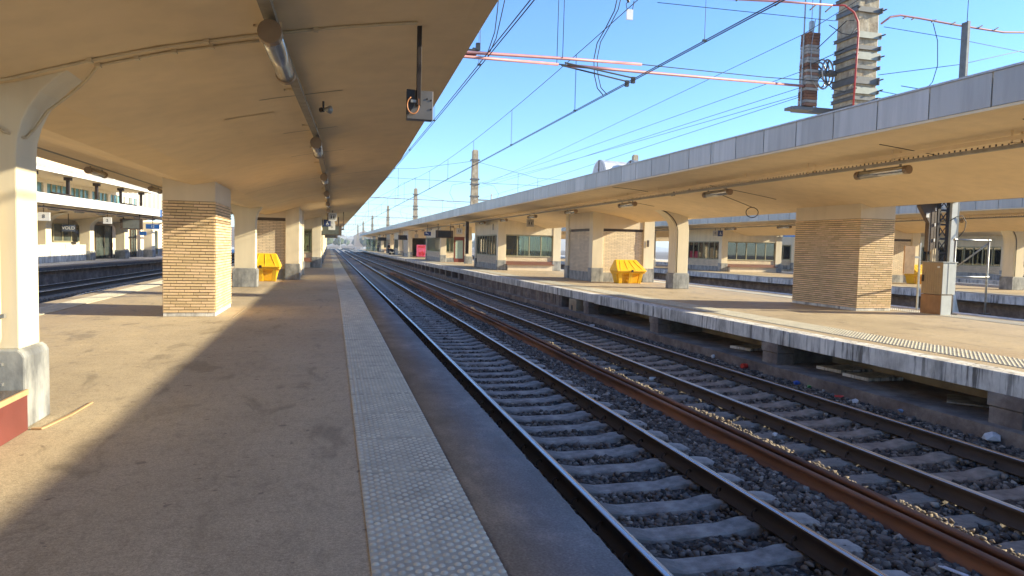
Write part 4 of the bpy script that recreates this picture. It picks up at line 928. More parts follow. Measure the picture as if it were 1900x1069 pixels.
# ------------------------------------------------------------------ litter
def blob(name, label, x, y, z, s, mat, cat='litter', n=1):
    m = MB(); V = ico*np.array(s)*rng.uniform(.6, 1.2, (12, 1)); m.add([tuple(v) for v in V], [tuple(f) for f in icf]); o = m.build(name, mat); o.location = (x, y, z); o.rotation_euler = (0, 0, random.uniform(0, 3)); tag(o, label, cat); return o
RD = simple('red_plastic', (.55, .03, .02), .4); BW = simple('blue_wrap', (.05, .13, .5), .4); GW = simple('green_wrap', (.08, .35, .08), .4); PAP = simple('paper', (.62, .64, .68), .6)
m = MB(); m.tube([(0, 0, 0), (.17, .03, 0)], .055, 12); o = m.build('can', RD, smooth=False); o.location = (8.45, 13.1, -.86); tag(o, 'red can lying below the opposite platform edge', 'can')
m = MB(); m.tube([(0, 0, 0), (.12, .05, 0)], [.04, .055], 12); o = m.build('cup', PAP); o.location = (8.5, 14.4, -.86); tag(o, 'white paper cup lying left of the red can', 'cup')
m = MB(); m.tube([(0, 0, 0), (.02, 0, 0), (.16, .02, 0), (.2, .02, 0)], [.02, .045, .045, .02], 10); o = m.build('bottle', simple('clear_plastic', (.45, .5, .52), .2), smooth=True); o.location = (5.78, 12.0, -.87); tag(o, 'crushed clear bottle beside the rusty spare rails', 'bottle')
blob('wrapper', 'blue and white wrapper below the opposite platform edge', 8.5, 11.35, -.88, (.09, .05, .05), BW); blob('wrapper', 'green wrapper below the opposite platform edge', 8.5, 11.0, -.88, (.08, .04, .04), GW)
blob('wrapper', 'orange red wrapper below the opposite platform edge', 8.5, 10.2, -.89, (.09, .04, .03), RD); blob('wrapper', 'crumpled white wrapper right of the orange one', 8.45, 9.75, -.88, (.06, .05, .05), PAP)
blob('paper_scrap', 'long white paper scrap on the footing below the opposite platform', 8.7, 9.3, -.86, (.13, .04, .03), PAP); blob('paper_scrap', 'small blue-white paper scrap beside the long one', 8.6, 8.95, -.86, (.06, .05, .04), simple('pale_blue', (.2, .3, .5), .5))
blob('plastic_bag', 'pale crumpled bag at the right border by the nearest pier', 8.55, 7.35, -.83, (.15, .1, .07), PAP, 'bag'); blob('paper_scrap', 'white scrap between the rusty rails and the second track', 5.72, 8.05, -.86, (.05, .04, .03), PAP)
blob('paper_scrap', 'white scrap on the stones left of the rusty rails', 4.75, 7.2, -.9, (.04, .03, .02), PAP); m = MB(); m.box(-.03, .03, -.13, .13, 0, .008); o = m.build('paper_label', PAP); o.location = (4.7, 4.25, -.885); o.rotation_euler = (.1, .1, .55); tag(o, 'white plastic strip on the stones at the bottom right', 'litter')
blob('paper_scrap', 'white scrap far down beside the broken platform wall', 8.0, 20.8, -.86, (.1, .06, .05), PAP)
m = MB(); m.prism([(-.075, 0), (.075, 0), (.04, .12), (-.04, .12)], 0, 1.1); o = m.build('rail_joint', simple('joint_white', (.36, .33, .28), .7)); o.location = (3.82, 21.6, -.872); tag(o, 'pale insulated joint plate on the right rail of the main track', 'rail joint')
# ------------------------------------------------------------------ overhead line
def wire(label, pts, r=.011, mat=WIRE, cat='overhead wire', group='overhead wires', name='overhead_wire', n=5):
    m = MB(); m.tube(pts, r, n); o = m.build(name, mat, smooth=True); tag(o, label, cat, group); return o
Yw = ys(-10, 330, 100)
def xm(x0, sh, y): return x0+sh(y)*.7+.06*math.sin((y-15)/55*PI)
for tr, x0, sh in (('main', 3.03, bL), ('second', 6.78, bR)):
    for k, dx in enumerate((-.03, .03)):
        zc = 5.45
        wire('contact wire over the %s track, %s of its pair' % (tr, ('left', 'right')[k]), [(xm(x0, sh, y)+dx, y, zc) for y in Yw], .011)
def zmess(y): p = ((y-12) % 56)-28; return 6.60+.00098*p*p
for tr, x0, sh in (('main', 3.03, bL), ('second', 6.78, bR)):
    Ym = list(np.arange(-10, 330, 3.5)); wire('sagging carrier wire over the %s track' % tr, [(xm(x0, sh, y), y, zmess(y)) for y in Ym], .010)
    t = thing('dropper_wires', 'thin droppers between the carrier and contact wires of the %s track' % tr, 'droppers', (0, 0, 0), 0, 'overhead wires'); y = 4.9 if tr == 'second' else 8
    for i in range(22):
        m = MB()
        for d in (-.04, .04): m.tube([(xm(x0, sh, y)+d*.5, y+d, zmess(y)), (xm(x0, sh, y)+d*.6, y+d, 5.46)], .005, 4)
        m.box(xm(x0, sh, y)-.04, xm(x0, sh, y)+.04, y-.015, y+.015, 5.45, 5.49); m.build('dropper', WIRE, t); y += 7.1+.02*i*i
# feeder lines from the tension gear to the second mast
fe = [((13.15, 18, 7.9), 7.35), ((13.2, 18, 6.86), 7.7), ((13.23, 18, 6.41), 7.3), ((13.24, 18, 6.2), 7.65), ((13.24, 18, 6.15), 6.15)]
for i, (a, zf) in enumerate(fe):
    b = (13.73, 69.4, zf); wire('thin tension wire running from the counterweight gear to the second mast, %s from the top' % ords[i], [a, ((a[0]+b[0])/2, (a[1]+b[1])/2, (a[2]+b[2])/2-.12), b], .009)
wire('tension wire above the counterweights running out of the top of the picture', [(13.15, 18, 7.9), (14.0, 10, 9.4), (14.4, 4, 10.6)], .009)
def off(p): return (p[0], p[1], p[2])
# pink sleeved cross wires
t = thing('cross_wire', 'upper pink sleeved cross wire over both tracks', 'cross wire', (0, 0, 0), 0, 'pink sleeved cross wires')
m = MB(); m.tube([(-2, 12.4, 5.0), (2.64, 14.15, 5.45), (4.97, 14.99, 5.74), (7.1, 15.75, 5.98)], .034, 8); m.build('sleeve', PINK, t, smooth=True); m = MB(); m.tube([(7.1, 15.75, 5.98), (11.54, 17.35, 6.4), (14.2, 17.9, 6.6)], .012, 5); m.build('wire', WIRE, t)
t = thing('cross_wire', 'lower pink sleeved cross wire, reaching the counterweight stack', 'cross wire', (0, 0, 0), 0, 'pink sleeved cross wires')
m = MB(); m.tube([(-2, 12.4, 4.9), (2.65, 14.15, 5.36), (4.75, 14.92, 5.58)], .032, 8); m.tube([(5.0, 15.0, 5.6), (6.3, 15.48, 5.73), (9, 16.45, 6.0), (13.2, 17.95, 6.42)], .036, 8); m.build('sleeve', PINK, t, smooth=True)
m = MB(); m.tube([(4.7, 14.9, 5.58), (5.1, 15.0, 5.6)], .014, 5); m.build('wire', WIRE, t)
for k, (x, y) in enumerate(((4.9, 15.0), (.9, 13.5))):
    t = thing('steady_arm', 'double steady arm slanting from the pink cross wire to the contact pair, '+('right', 'left')[k]+' one', 'steady arm', (0, 0, 0), 0, 'steady arms'); m = MB()
    for d in (-.12, .12): m.tube([(x, y+d, 5.62 if k == 0 else 5.3), (x+1.86, y+d*1.5+.6, 5.56 if k == 0 else 5.44)], .018, 6); m.box(x+1.82, x+1.9, y+d*1.5+.56, y+d*1.5+.64, 5.44, 5.58)
    m.build('arm', WIRE, t)
for k, x in enumerate((4.72, 4.85)): wire('vertical hanger wire rising from the pink cross wires, %s of two' % ('left', 'right')[k], [(x, 14.9, 5.6+.12*k), (x+.02, 14.9, 9.5)], .008)
J = [(6.75, 16.53, 7.71), (6.75, 16.68, 7.49), (6.75, 17.2, 7.25), (6.75, 17.82, 7.01), (6.75, 18.03, 6.64), (6.75, 17.95, 6.2), (6.75, 17.7, 5.8), (6.75, 17.29, 5.55)]
wire('drooping jumper cable between carrier and contact wire of the second track, left strand', J, .014); wire('drooping jumper cable between carrier and contact wire of the second track, right strand', [(x+.05, y-.12, z) for x, y, z in J], .012)
wire('short jumper loop beside the main track contact wires, near our canopy edge', [(3.0, 13.2, 6.3), (3.02, 13.4, 6.05), (3.03, 13.63, 5.74), (3.03, 14.25, 5.5)], .010); wire('second strand of the short jumper loop near our canopy edge', [(3.1, 13.0, 6.3), (3.12, 13.5, 6.0), (3.12, 13.9, 5.7), (3.07, 14.4, 5.48)], .010)
t = thing('insulator_tag', 'small white plate with dark fittings hanging from the carrier wire at the top', 'insulator', (6.75, 15.72, 6.98)); MB().box(-.08, .08, -.015, .015, 0, .24).build('plate', WHITE, t); m = MB(); m.tube([(-.07, 0, .24), (-.1, 0, .36), (0, .05, .45)], .01, 4); m.tube([(.07, 0, .24), (.1, 0, .45)], .01, 4); m.tube([(-.12, 0, .62), (-.03, 0, .4)], [.05, .03], 6); m.build('fitting', DARKM, t)

# the big concrete mast rising behind the opposite pillar
t = thing('concrete_mast', 'big weathered concrete mast wrapped in steel brackets, above the opposite canopy at the right', 'overhead line mast', (0, 0, 0))
m = MB(); V = []
for z, k in ((3.3, 0), (12, 1)):
    w_ = .44-.07*k; d_ = .42-.06*k; cx, cy = 14.68+.02*k, 17.6
    V += [(cx-w_+.07, cy-d_, z), (cx+w_-.07, cy-d_, z), (cx+w_, cy-d_+.07, z), (cx+w_, cy+d_, z), (cx-w_, cy+d_, z), (cx-w_, cy-d_+.07, z)]
m.add(V, [(5, 4, 3, 2, 1, 0), (6, 7, 8, 9, 10, 11)]+[(i, (i+1) % 6, 6+(i+1) % 6, 6+i) for i in range(6)]); m.build('shaft', POLE, t)
BRK = simple('bracket_steel', (.13, .135, .14), .6, .3, .2, sc=5); BRL = simple('bracket_pale', (.26, .275, .245), .55, .3, .15)
for i, (z, h_, pale) in enumerate(((8.42, .15, 0), (7.72, .09, 1), (7.38, .12, 0), (7.12, .12, 1), (6.84, .1, 0), (6.42, .2, 0), (6.16, .1, 1), (5.96, .1, 0), (5.72, .1, 0), (8.85, .1, 0), (9.4, .12, 0))):
    m = MB(); x0, x1, y0, y1 = 14.29, 15.05, 17.2, 18.0
    e = .02+.04*(i % 2)
    m.box(x0-.04, x0, y0-.1, y1+e, z, z+h_); m.box(x0-.07, x0-.04, y0-.1, y1+e, z, z+.012); m.box(x0-.07, x0-.04, y0-.1, y1+e, z+h_-.012, z+h_); m.box(x1+.0, x1+.03, y0-.10, y1+.06, z, z+h_)
    m.build('bracket', BRK, t); m = MB(); m.box(x0-.02, x1+.0+e, y0-.04, y0-.01, z-.02*pale, z+h_+.07*pale); m.box(x0-.02, x1+e, y0-.06, y0-.04, z-.02*pale, z-.008*pale+.004); m.build('bracket', BRL if pale else BRK, t)
for z in (8.45, 7.75, 7.15, 6.2, 6.5):
    MB().tube([(14.22, 17.1, z+.04), (14.22, 17.0, z+.04)], .025, 6).build('bolt', DARKM, t); MB().tube([(15.12, 17.02, z+.06), (15.12, 17.3, z+.06)], .02, 6).build('bolt', DARKM, t)
def cable_r(label, P, r, mat): 
    m = MB(); m.tube(P, r, 8); o = m.build('feed_cable', mat, smooth=True); tag(o, label, 'cable', 'red and pink feed cables'); return o
cable_r('red cable bending down the left face of the big concrete mast', [(13.3, 17.0, 8.42), (13.7, 17.0, 8.46), (14.0, 16.98, 8.30), (14.15, 16.98, 8.05), (14.18, 16.98, 7.7), (14.16, 16.98, 7.0), (14.12, 16.98, 5.4)], .025, REDPIPE)
cable_r('pink sleeved cable rising from the big mast to the upper left', [(8.2, 17.3, 8.28), (10.2, 17.3, 8.36), (12, 17.2, 8.44), (13.3, 17.0, 8.42)], .03, PINK)
cable_r('pink sleeved cable running right from the big mast', [(15.2, 17.3, 8.2), (15.5, 17.3, 8.42), (15.85, 17.3, 8.5), (16.6, 17.3, 8.48), (17.9, 17.3, 8.42), (19.6, 17.3, 8.38), (20.6, 17.4, 8.5), (23, 17.4, 8.9)], .03, PINK)
t = thing('cable_clips', 'row of dark clip bars along the pink cables at the top right', 'clip bars', (0, 0, 0), 0); 
for x in (9.4, 10.6, 11.8, 12.9, 13.4, 16.0, 16.3, 17.0, 17.7, 18.1, 18.7, 19.3): MB().beam((x-.15, 17.2, 8.30+(.08 if x > 15 else 0)), (x+.15, 17.35, 8.52), .03, .03).build('bar', CLIPB, t); wire('thin wire strung just below the pink cables at the top right', [(8.2, 17.3, 8.05), (13.6, 17.3, 8.12), (14.3, 17.3, 8.2)], .009); wire('thin wire strung below the pink cable right of the big mast', [(15.3, 17.3, 8.12), (17.9, 17.3, 8.02), (22, 17.4, 7.8)], .009)
wire('hanging loop of cable right of the big mast', [(17.0, 17.3, 8.4), (17.2, 17.3, 7.9), (17.25, 17.3, 7.2), (17.1, 17.3, 6.7), (16.85, 17.3, 6.45), (16.0, 17.3, 6.5)], .012); wire('tension wire running from the steel post down to the big mast', [(22, 17.4, 8.35), (18.1, 17.3, 7.3), (15.2, 17.3, 6.75)], .010)
wire('upright wire rising from the top of the steel post', [(17.96, 17.05, 8.4), (17.98, 17.05, 11)], .010)
for k, dz in enumerate((0, .2)): wire('short strut wire low on the right of the big mast, %s' % ('upper', 'lower')[k], [(15.2, 17.3, 6.3-dz), (17.5, 17.3, 6.12-dz)], .010)
# counterweights
t = thing('counterweight_stack', 'stack of rusty and grey counterweight slabs between two rods, left of the big mast', 'counterweights', (0, 0, 0)); cols = [RUST, simple('grey_slab', (.3, .29, .27), .8), simple('brown_slab', (.24, .13, .09), .8)]
r = random.Random(4)
for k in range(24):
    ci = 0 if k in (2, 3, 4, 12, 13, 20, 21, 22, 23) else (2 if (k*7) % 10 < 3 else 1)
    a = r.uniform(-.01, .01); MB().box(13.22+a, 13.62+a, 17.85, 18.2, 5.86+k*.087, 5.86+k*.087+.078).build('slab', cols[ci], t, bevel=.008)
m = MB(); m.tube([(13.18, 18, 5.7), (13.18, 18, 11)], .022, 6); m.tube([(13.68, 18, 5.7), (13.68, 18, 11)], .03, 6); m.build('guide_rod', GALV, t)
m = MB(); m.box(12.95, 14.3, 17.95, 18.15, 5.68, 5.84); m.box(12.6, 13.3, 17.6, 17.95, 5.66, 5.74); m.build('arm', BRK, t)
m = MB(); m.tube([(13.42, 17.84, 8.3), (13.32, 17.82, 7.6), (13.3, 17.8, 7.0), (13.35, 17.8, 6.6), (13.6, 17.8, 6.3)], .012, 5); m.tube([(13.42, 18, 8.0), (13.42, 18, 11)], .012, 5); m.box(13.37, 13.47, 17.95, 18.05, 8.0, 8.3); m.build('cable', GALV, t)
wire('loose loop of cable tangled left of the big mast, upper one', [(13.7, 17.6, 8.1), (13.9, 17.3, 7.8), (14.1, 17.2, 7.75), (14.25, 17.15, 7.95)], .012); wire('loose loop of cable tangled left of the big mast, lower one', [(13.5, 17.6, 6.6), (13.75, 17.3, 6.2), (14.0, 17.2, 6.15), (14.2, 17.15, 6.4)], .012)
wire('slanting stay from the counterweights up to the big mast', [(13.4, 17.9, 7.35), (14.3, 17.6, 8.3)], .014); wire('second slanting stay between the counterweights and the big mast', [(13.1, 17.9, 6.9), (14.3, 17.6, 7.5)], .012)
t = thing('tension_wheel', 'spoked tensioning wheels between the counterweights and the big mast', 'tension wheel', (13.95, 18.0, 6.85)); m = MB()
for d, r in ((-.12, .36), (.1, .42), (.2, .36)): m.tube([(r*math.cos(a)*.85, d+.15*math.cos(a), r*math.sin(a)) for a in np.linspace(0, 2*PI, 28)], .026, 6)
m.build('rim', GALV, t, smooth=True); m = MB()
for k in range(5): a = k*2*PI/5; m.beam((0, 0, 0), (.33*math.cos(a), 0, .38*math.sin(a)), .04, .03, (0, 1, 0))
m.box(-.35, .35, -.1, .1, -.06, .06); m.tube([(0, -.25, 0), (0, .3, 0)], .06, 8); m.build('spoke', BRK, t)
# far masts
def mast(label, x, y, top, w_=.34, arm=False, group='concrete masts along the opposite platform'):
    t = thing('concrete_mast', label, 'overhead line mast', (x, y, 0), 0, group); m = MB(); k = .75
    m.add([(s*w_*1.15, u*w_, 3.2) for s, u in ((-1, -1), (1, -1), (1, 1), (-1, 1))]+[(s*w_*k, u*w_*k, top-.15) for s, u in ((-1, -1), (1, -1), (1, 1), (-1, 1))]+[(s*w_*k*.7, u*w_*k*.7, top) for s, u in ((-1, -1), (1, -1), (1, 1), (-1, 1))],
          [(3, 2, 1, 0), (8, 9, 10, 11)]+[(a+i, a+(i+1) % 4, a+4+(i+1) % 4, a+4+i) for a in (0, 4) for i in range(4)]); m.build('shaft', POLE, t)
    m = MB()
    for z in (top-1.1, top-3.0, top-3.5, top-4.7): m.box(-w_*1.15, w_*1.15, -w_*1.15, -w_*1.02, z, z+.13); m.box(-w_*1.2, -w_*1.08, -w_*1.15, w_, z, z+.13); m.box(w_*1.0, w_*1.12, -w_*1.15, w_, z, z+.13)
    m.build('bracket', BRK, t)
    if arm: m = MB(); m.box(.2, 1.7, -.1, .05, 6.15, 6.3); m.tube([(1.75, 0, 6.1), (1.75, 0, 6.9)], .07, 8); m.build('arm', GALV, t)
    return t
MY = [69.6, 116.6, 171.7, 233.9, 296, 351]; nm = ['second', 'third', 'fourth', 'fifth', 'sixth', 'furthest']
for i, y in enumerate(MY): mast('weathered concrete mast above the opposite canopy, %s from the right' % nm[i], 14.6+bR(y), y, 11.2 if i == 0 else 10.9, .36, i == 0)
for i, y in enumerate((72, 119, 174)): mast('concrete mast top beyond the opposite canopy, on the third platform, %s from the right' % ords[i], 33.0+bR(y), y, 12.0 if i == 0 else 11.0, .36, group='concrete masts beyond')
for i, y in enumerate(MY[:5]):
    x0 = 14.6+bR(y); L = [('sagging upper', [(x0-16, 10.2-.4), (x0-12, 9.2), (x0-8, 8.95), (x0-6.0, 9.05), (x0-.35, 10.05)]), ('straight middle', [(x0-16, 8.15), (x0-.35, 7.95)]), ('lower', [(x0-16, 6.15), (x0-.35, 5.98)]), ('right upper', [(x0+.35, 10.0), (x0+6.5, 8.7), (x0+10, 8.6), (x0+18, 9.9)]), ('right middle', [(x0+.35, 7.95), (x0+18, 7.9)]), ('right lower', [(x0+.35, 6.2), (x0+18, 6.1)])]
    t = thing('cross_span', 'span of cross wires between masts at the %s mast from the right' % nm[i], 'cross span', (0, 0, 0), 0, 'cross spans over the tracks')
    for nme, P in L: m = MB(); m.tube([(x, y, z) for x, z in P], .03 if nme == 'lower' else .016, 5); m.build('span_wire', simple('sleeve_dull', (.2, .12, .13), .6) if nme == 'lower' else WIRE, t)
    m = MB()
    for dx, za, zb in ((-11.2, 9.1, 6.1), (-7.6, 9.0, 6.05), (4.5, 9.1, 6.2), (6.6, 8.7, 6.1)): m.tube([(x0+dx, y, za), (x0+dx, y, zb)], .018, 5)
    m.build('hanger', WIRE, t)
    m = MB(); m.tube([(x0-1.0, y, 7.9), (x0-2.3, y, 7.6), (x0-2.5, y, 6.8), (x0-2.1, y, 6.05)], .014, 5); m.tube([(x0+.9, y, 7.9), (x0+2, y, 7.7), (x0+2.5, y, 6.9), (x0+2.2, y, 6.1)], .014, 5); m.build('loop', WIRE, t)
    # mast foot line on the left side (behind our canopy)
wire('slack carrier wire descending over the far end of the main track', [(7.9, 69.6, 8.2), (4.2, 95, 6.9), (2.2, 120, 6.3)], .012)
# yard beyond the platform ends
for i in range(10):
    y = 230+i*38+random.uniform(-8, 8); x = (-9, 14, 3, -16, 22, -4, 30, 9, -22, 17)[i]
    t = thing('signal_mast', 'thin far mast standing in the rail yard beyond the platforms', 'signal mast', (x, y, -1.1), 0, 'thin masts in the yard'); m = MB(); m.tube([(0, 0, 0), (0, 0, 8.5+random.uniform(-1, 2))], .14, 6); m.build('post', GALV, t)
    m = MB(); m.box(-1.6, 1.6, -.08, .08, 6.2, 6.35); m.box(-.25, .25, -.2, .1, 3.4, 4.6); m.build('arm', GALV, t)
m = MB(); rr = random.Random(11)
for i in range(150):
    y = rr.uniform(520, 2300); x = rr.uniform(-.28, .45)*y; hh = rr.uniform(3, 9)*(1+y/1500); ww = rr.uniform(5, 22)
    m.box(x-ww/2, x+ww/2, y, y+12, -2, hh)
    if rr.random() < .6: m.prism([(x-ww/2-.3, hh), (x+ww/2+.3, hh), (x, hh+ww*.28)], y-.3, y+12.3)
TOWN = Mat('town_walls', (.4, .36, .33), .9); TOWN.col(TOWN.ramp(TOWN.island(), [(0, (.14, .12, .12)), (.35, (.38, .3, .26)), (.7, (.6, .58, .55)), (1, (.3, .34, .4))])); stuff(m.build('distant_town', TOWN.m))
m = MB()
for i in range(260): y = rr.uniform(450, 1900); x = rr.uniform(-.3, .45)*y; r = rr.uniform(2.5, 6); m.add([tuple(v) for v in (ico*np.array([r, r, r*.9])*rng.uniform(.7, 1.2, (12, 1))+np.array([x, y, r*.8]))], [tuple(f) for f in icf])
stuff(m.build('distant_trees', simple('far_foliage', (.06, .09, .045), .95, var=.4, sc=.1)))
m = MB()
for i in range(70): y = rr.uniform(215, 420); x = rr.uniform(-30, 42); s = rr.uniform(.3, 1.1); m.box(x-s, x+s, y, y+s*2, -1.1, -1.0+rr.uniform(.1, 1.0)*s)
CL = Mat('yard_boxes', (.4, .38, .35), .8); CL.col(CL.ramp(CL.island(), [(0, (.1, .09, .08)), (.5, (.4, .33, .27)), (1, (.75, .74, .7))])); stuff(m.build('yard_clutter', CL.m))
for i, (x, lab) in enumerate(((-14, 'leftmost'), (-9, 'second'), (8.5, 'third'), (13, 'fourth'), (18, 'rightmost'))):
    t = thing('railway_track', 'far track fanning out in the yard beyond the platforms, '+lab, 'railway track', (0, 0, 0), 0, 'tracks in the far yard')
    for dx in (0, 1.5): m = MB(); m.tube([(x*.3+dx, 210, -.85), (x+dx, 320, -.85), (x*2+dx, 620, -.85)], .06, 4); m.build('rail', GALV, t)

# ------------------------------------------------------------------ the left-hand station building
RZ = -math.atan(.09)
t = thing('station_building', 'long two storey station building with white fascias beyond the left-hand tracks', 'station building', (-14.3, 40, 0), RZ); WP = simple('white_panel', (.78, .77, .70), .6, 0, .07)
y0, y1 = -46, 30.
def q(mb, *a): mb.box(*a); return mb
m = MB(); m.prism([(0, 3.28), (0, 3.74), (-12, 3.74), (-12, 3.2), (-4.1, 2.75), (-3.4, 2.85), (-1.5, 3.2)], y0, 22.); m.build('lower_canopy', SOFFIT, t)
m = MB(); k = y0
while k < 17.5: m.box(.003, .04, k+.01, k+1.75, 3.27, 3.78); k += 1.76
m.build('fascia', WP, t); m = MB(); k = 21.8
m.box(.003, .04, 18.05, 18.5, 3.24, 3.78); m.build('blue_panel', LBLUE, t)
m = MB(); m.box(-4.6, -4.35, y0, 60, 0, 3.2); m.build('ground_floor_wall', CREAM2, t); m = MB(); m.box(-4.34, -4.3, y0, 60, 0, .65); m.build('plinth', STONE, t)
m = MB(); m.box(-3.0, -2.8, y0, 22, 3.74, 4.02); m.box(-3.0, -2.8, y0, 22, 4.72, 5.0); k = y0
while k < 22: m.box(-3.0, -2.79, k, k+.42, 4.0, 4.74); k += 3.1
m.build('upper_wall', simple('pale_wall', (.62, .58, .50), .8, 0, .1), t)
f = MB(); g_ = MB(); k = y0
while k < 22:
    for j in range(4): f.box(-2.93, -2.84, k+.42+j*.66, k+.48+j*.66, 4.02, 4.72)
    k += 3.1
g_.box(-2.92, -2.90, y0, 22, 4.02, 4.72); fo = f.build('window', FRAME, t); g_.build('pane', simple('blue_pane', (.10, .24, .30), .1, 0, .3, sc=1.5), fo)
m = MB(); m.box(-9, -.02, y0, 17.4, 4.93, 5.18); m.build('roof_slab', simple('pale_slab', (.5, .49, .46), .8, 0, .1), t); m = MB(); m.box(-.019, .03, y0, 17.45, 4.91, 5.06); m.build('fascia', WP, t); m = MB(); m.box(-.019, .05, y0, 17.5, 5.062, 5.22); m.build('gutter', FASCIA, t)
m = MB(); m.box(-9.4, -9, y0, 34, 3.7, 9.5); m.build('back_wall', simple('orange_render', (.7, .52, .36), .8, 0, .08), t)
m = MB(); m.box(-6, -3.2, 18, 40, 3.745, 6.2); m.build('end_wall', CREAM2, t)
m = MB(); 
for k in range(13): m.box(-3.2, -2.7, 18.3+k*1.05, 18.5+k*1.05, 3.8, 6.1)
m.build('fin', WP, t)
m = MB(); k = .8-3.8*10
while k < 17: m.box(-.9, -.55, k, k+.28, 4.75, 4.93); m.box(-.8, -.65, k+.05, k+.2, 3.95, 4.76); k += 3.82
m.build('bracket_lamp', DARKM, t)
m = MB(); k = y0+1
while k < 20: m.prism([(-.7, 3.78), (-.2, 3.78), (-.3, 3.9), (-.5, 3.95)], k, k+2.2); k += 9.5
m.build('roof_hump', DARKM, t)
lamps_l = MB(); 
for k in range(-3, 9): lamps_l.tube([(-.9, k*3.1, 3.08), (-.9, k*3.1+1.1, 3.08)], .08, 8)
lamps_l.build('strip_lamp', GALV, t); m = MB(); m.box(-.55, -.45, y0, 30, 3.05, 3.16); m.build('cable_tray', BROWNM, t)
# columns of that building
for i, (yy, lab) in enumerate(((13.7, 'second'), (19.9, 'third, right of the white machine'), (26.0, 'fourth, behind the yellow hat'), (7.6, 'first'))):
    px, py_ = -3.45, yy; c, s = math.cos(RZ), math.sin(RZ); c1 = column('cream bracketed column under the left-hand station building, '+lab+' from the left', -14.3+px*c-py_*s, 40+px*s+py_*c, half=.33, depth=.7, ztop=3.0, rl=.9, rr=1.1, hl=.6, hr=.75, group='columns of the left-hand building'); c1.rotation_euler = (0, 0, RZ)
def lw(nm_, label, u0, u1, z0, z1, cat):
    t2 = thing(nm_, label, cat, (-14.3, 40, 0), RZ, 'openings of the left-hand station front'); m = MB(); n = max(2, int((u1-u0)/1.2)); 
    m.box(-4.3, -4.24, u0, u1, z0-.06, z0); m.box(-4.3, -4.24, u0, u1, z1, z1+.06)
    for k in range(n+1): yy = u0+(u1-u0)*k/n; m.box(-4.3, -4.24, yy-.04, yy+.04, z0, z1)
    f = m.build('frame', FRAME if nm_ != 'glazed_door' else BROWNM, t2); m = MB(); m.box(-4.31, -4.28, u0, u1, z0, z1); m.build('pane', simple('dark_pane', (.06, .075, .07), .1, 0, .6, sc=.7), f)
lw('shop_window', 'wide dark window of the left-hand building, left of the glazed doors', 11.1, 14.9, 1.3, 2.4, 'window'); lw('glazed_door', 'dark glazed doors of the left-hand building, behind the white machine', 17.5, 20.5, .05, 2.45, 'door'); lw('glazed_door', 'narrow door of the left-hand building, left of the person in the yellow hat', 24.4, 25.6, .05, 2.3, 'door')
lw('shop_window', 'dark window of the left-hand building nearest the left border', 5.2, 8.6, 1.3, 2.4, 'window'); lw('shop_window', 'dark opening of the left-hand building right of the person', 28, 31, .2, 2.3, 'window')
def lsign(u, v, z, w_, h_, mat, label, txt=None, tm=None, size=None):
    c, s = math.cos(RZ), math.sin(RZ); return sign(-14.3+v*c-u*s, 40+v*s+u*c, z, w_, h_, mat, label, 3.3, txt, tm, rz=0, size=size)
lsign(9.1, -2.5, 2.12, .72, .42, simple('slate_sign', (.05, .07, .12), .5), 'small dark sign with pale letters on the left-hand building', 'VOLD', WHITE, .27)
lsign(10.3, -.7, 2.68, .5, .42, WHITE, 'white square sign with a curved arrow under the left-hand canopy', '2', BLACK); lsign(2.3, -.8, 2.62, .6, .45, WHITE, 'white sign at the left border under the left-hand canopy', '8')
lsign(18.4, -.6, 2.5, .95, .36, LBLUE, 'bright blue sign under the left-hand canopy, right of its departure board', '12', WHITE, .26); lsign(20.5, -2.0, 1.98, .5, .3, LBLUE, 'tiny blue sign on the post behind the person in the yellow hat')
board(-13.85, 55, 2.58, 1.45, .75, 'departure board with rows of text under the left-hand canopy, left of the brick pillar', screen=simple('pale_screen', (.16, .17, .16), .3), top=3.3)

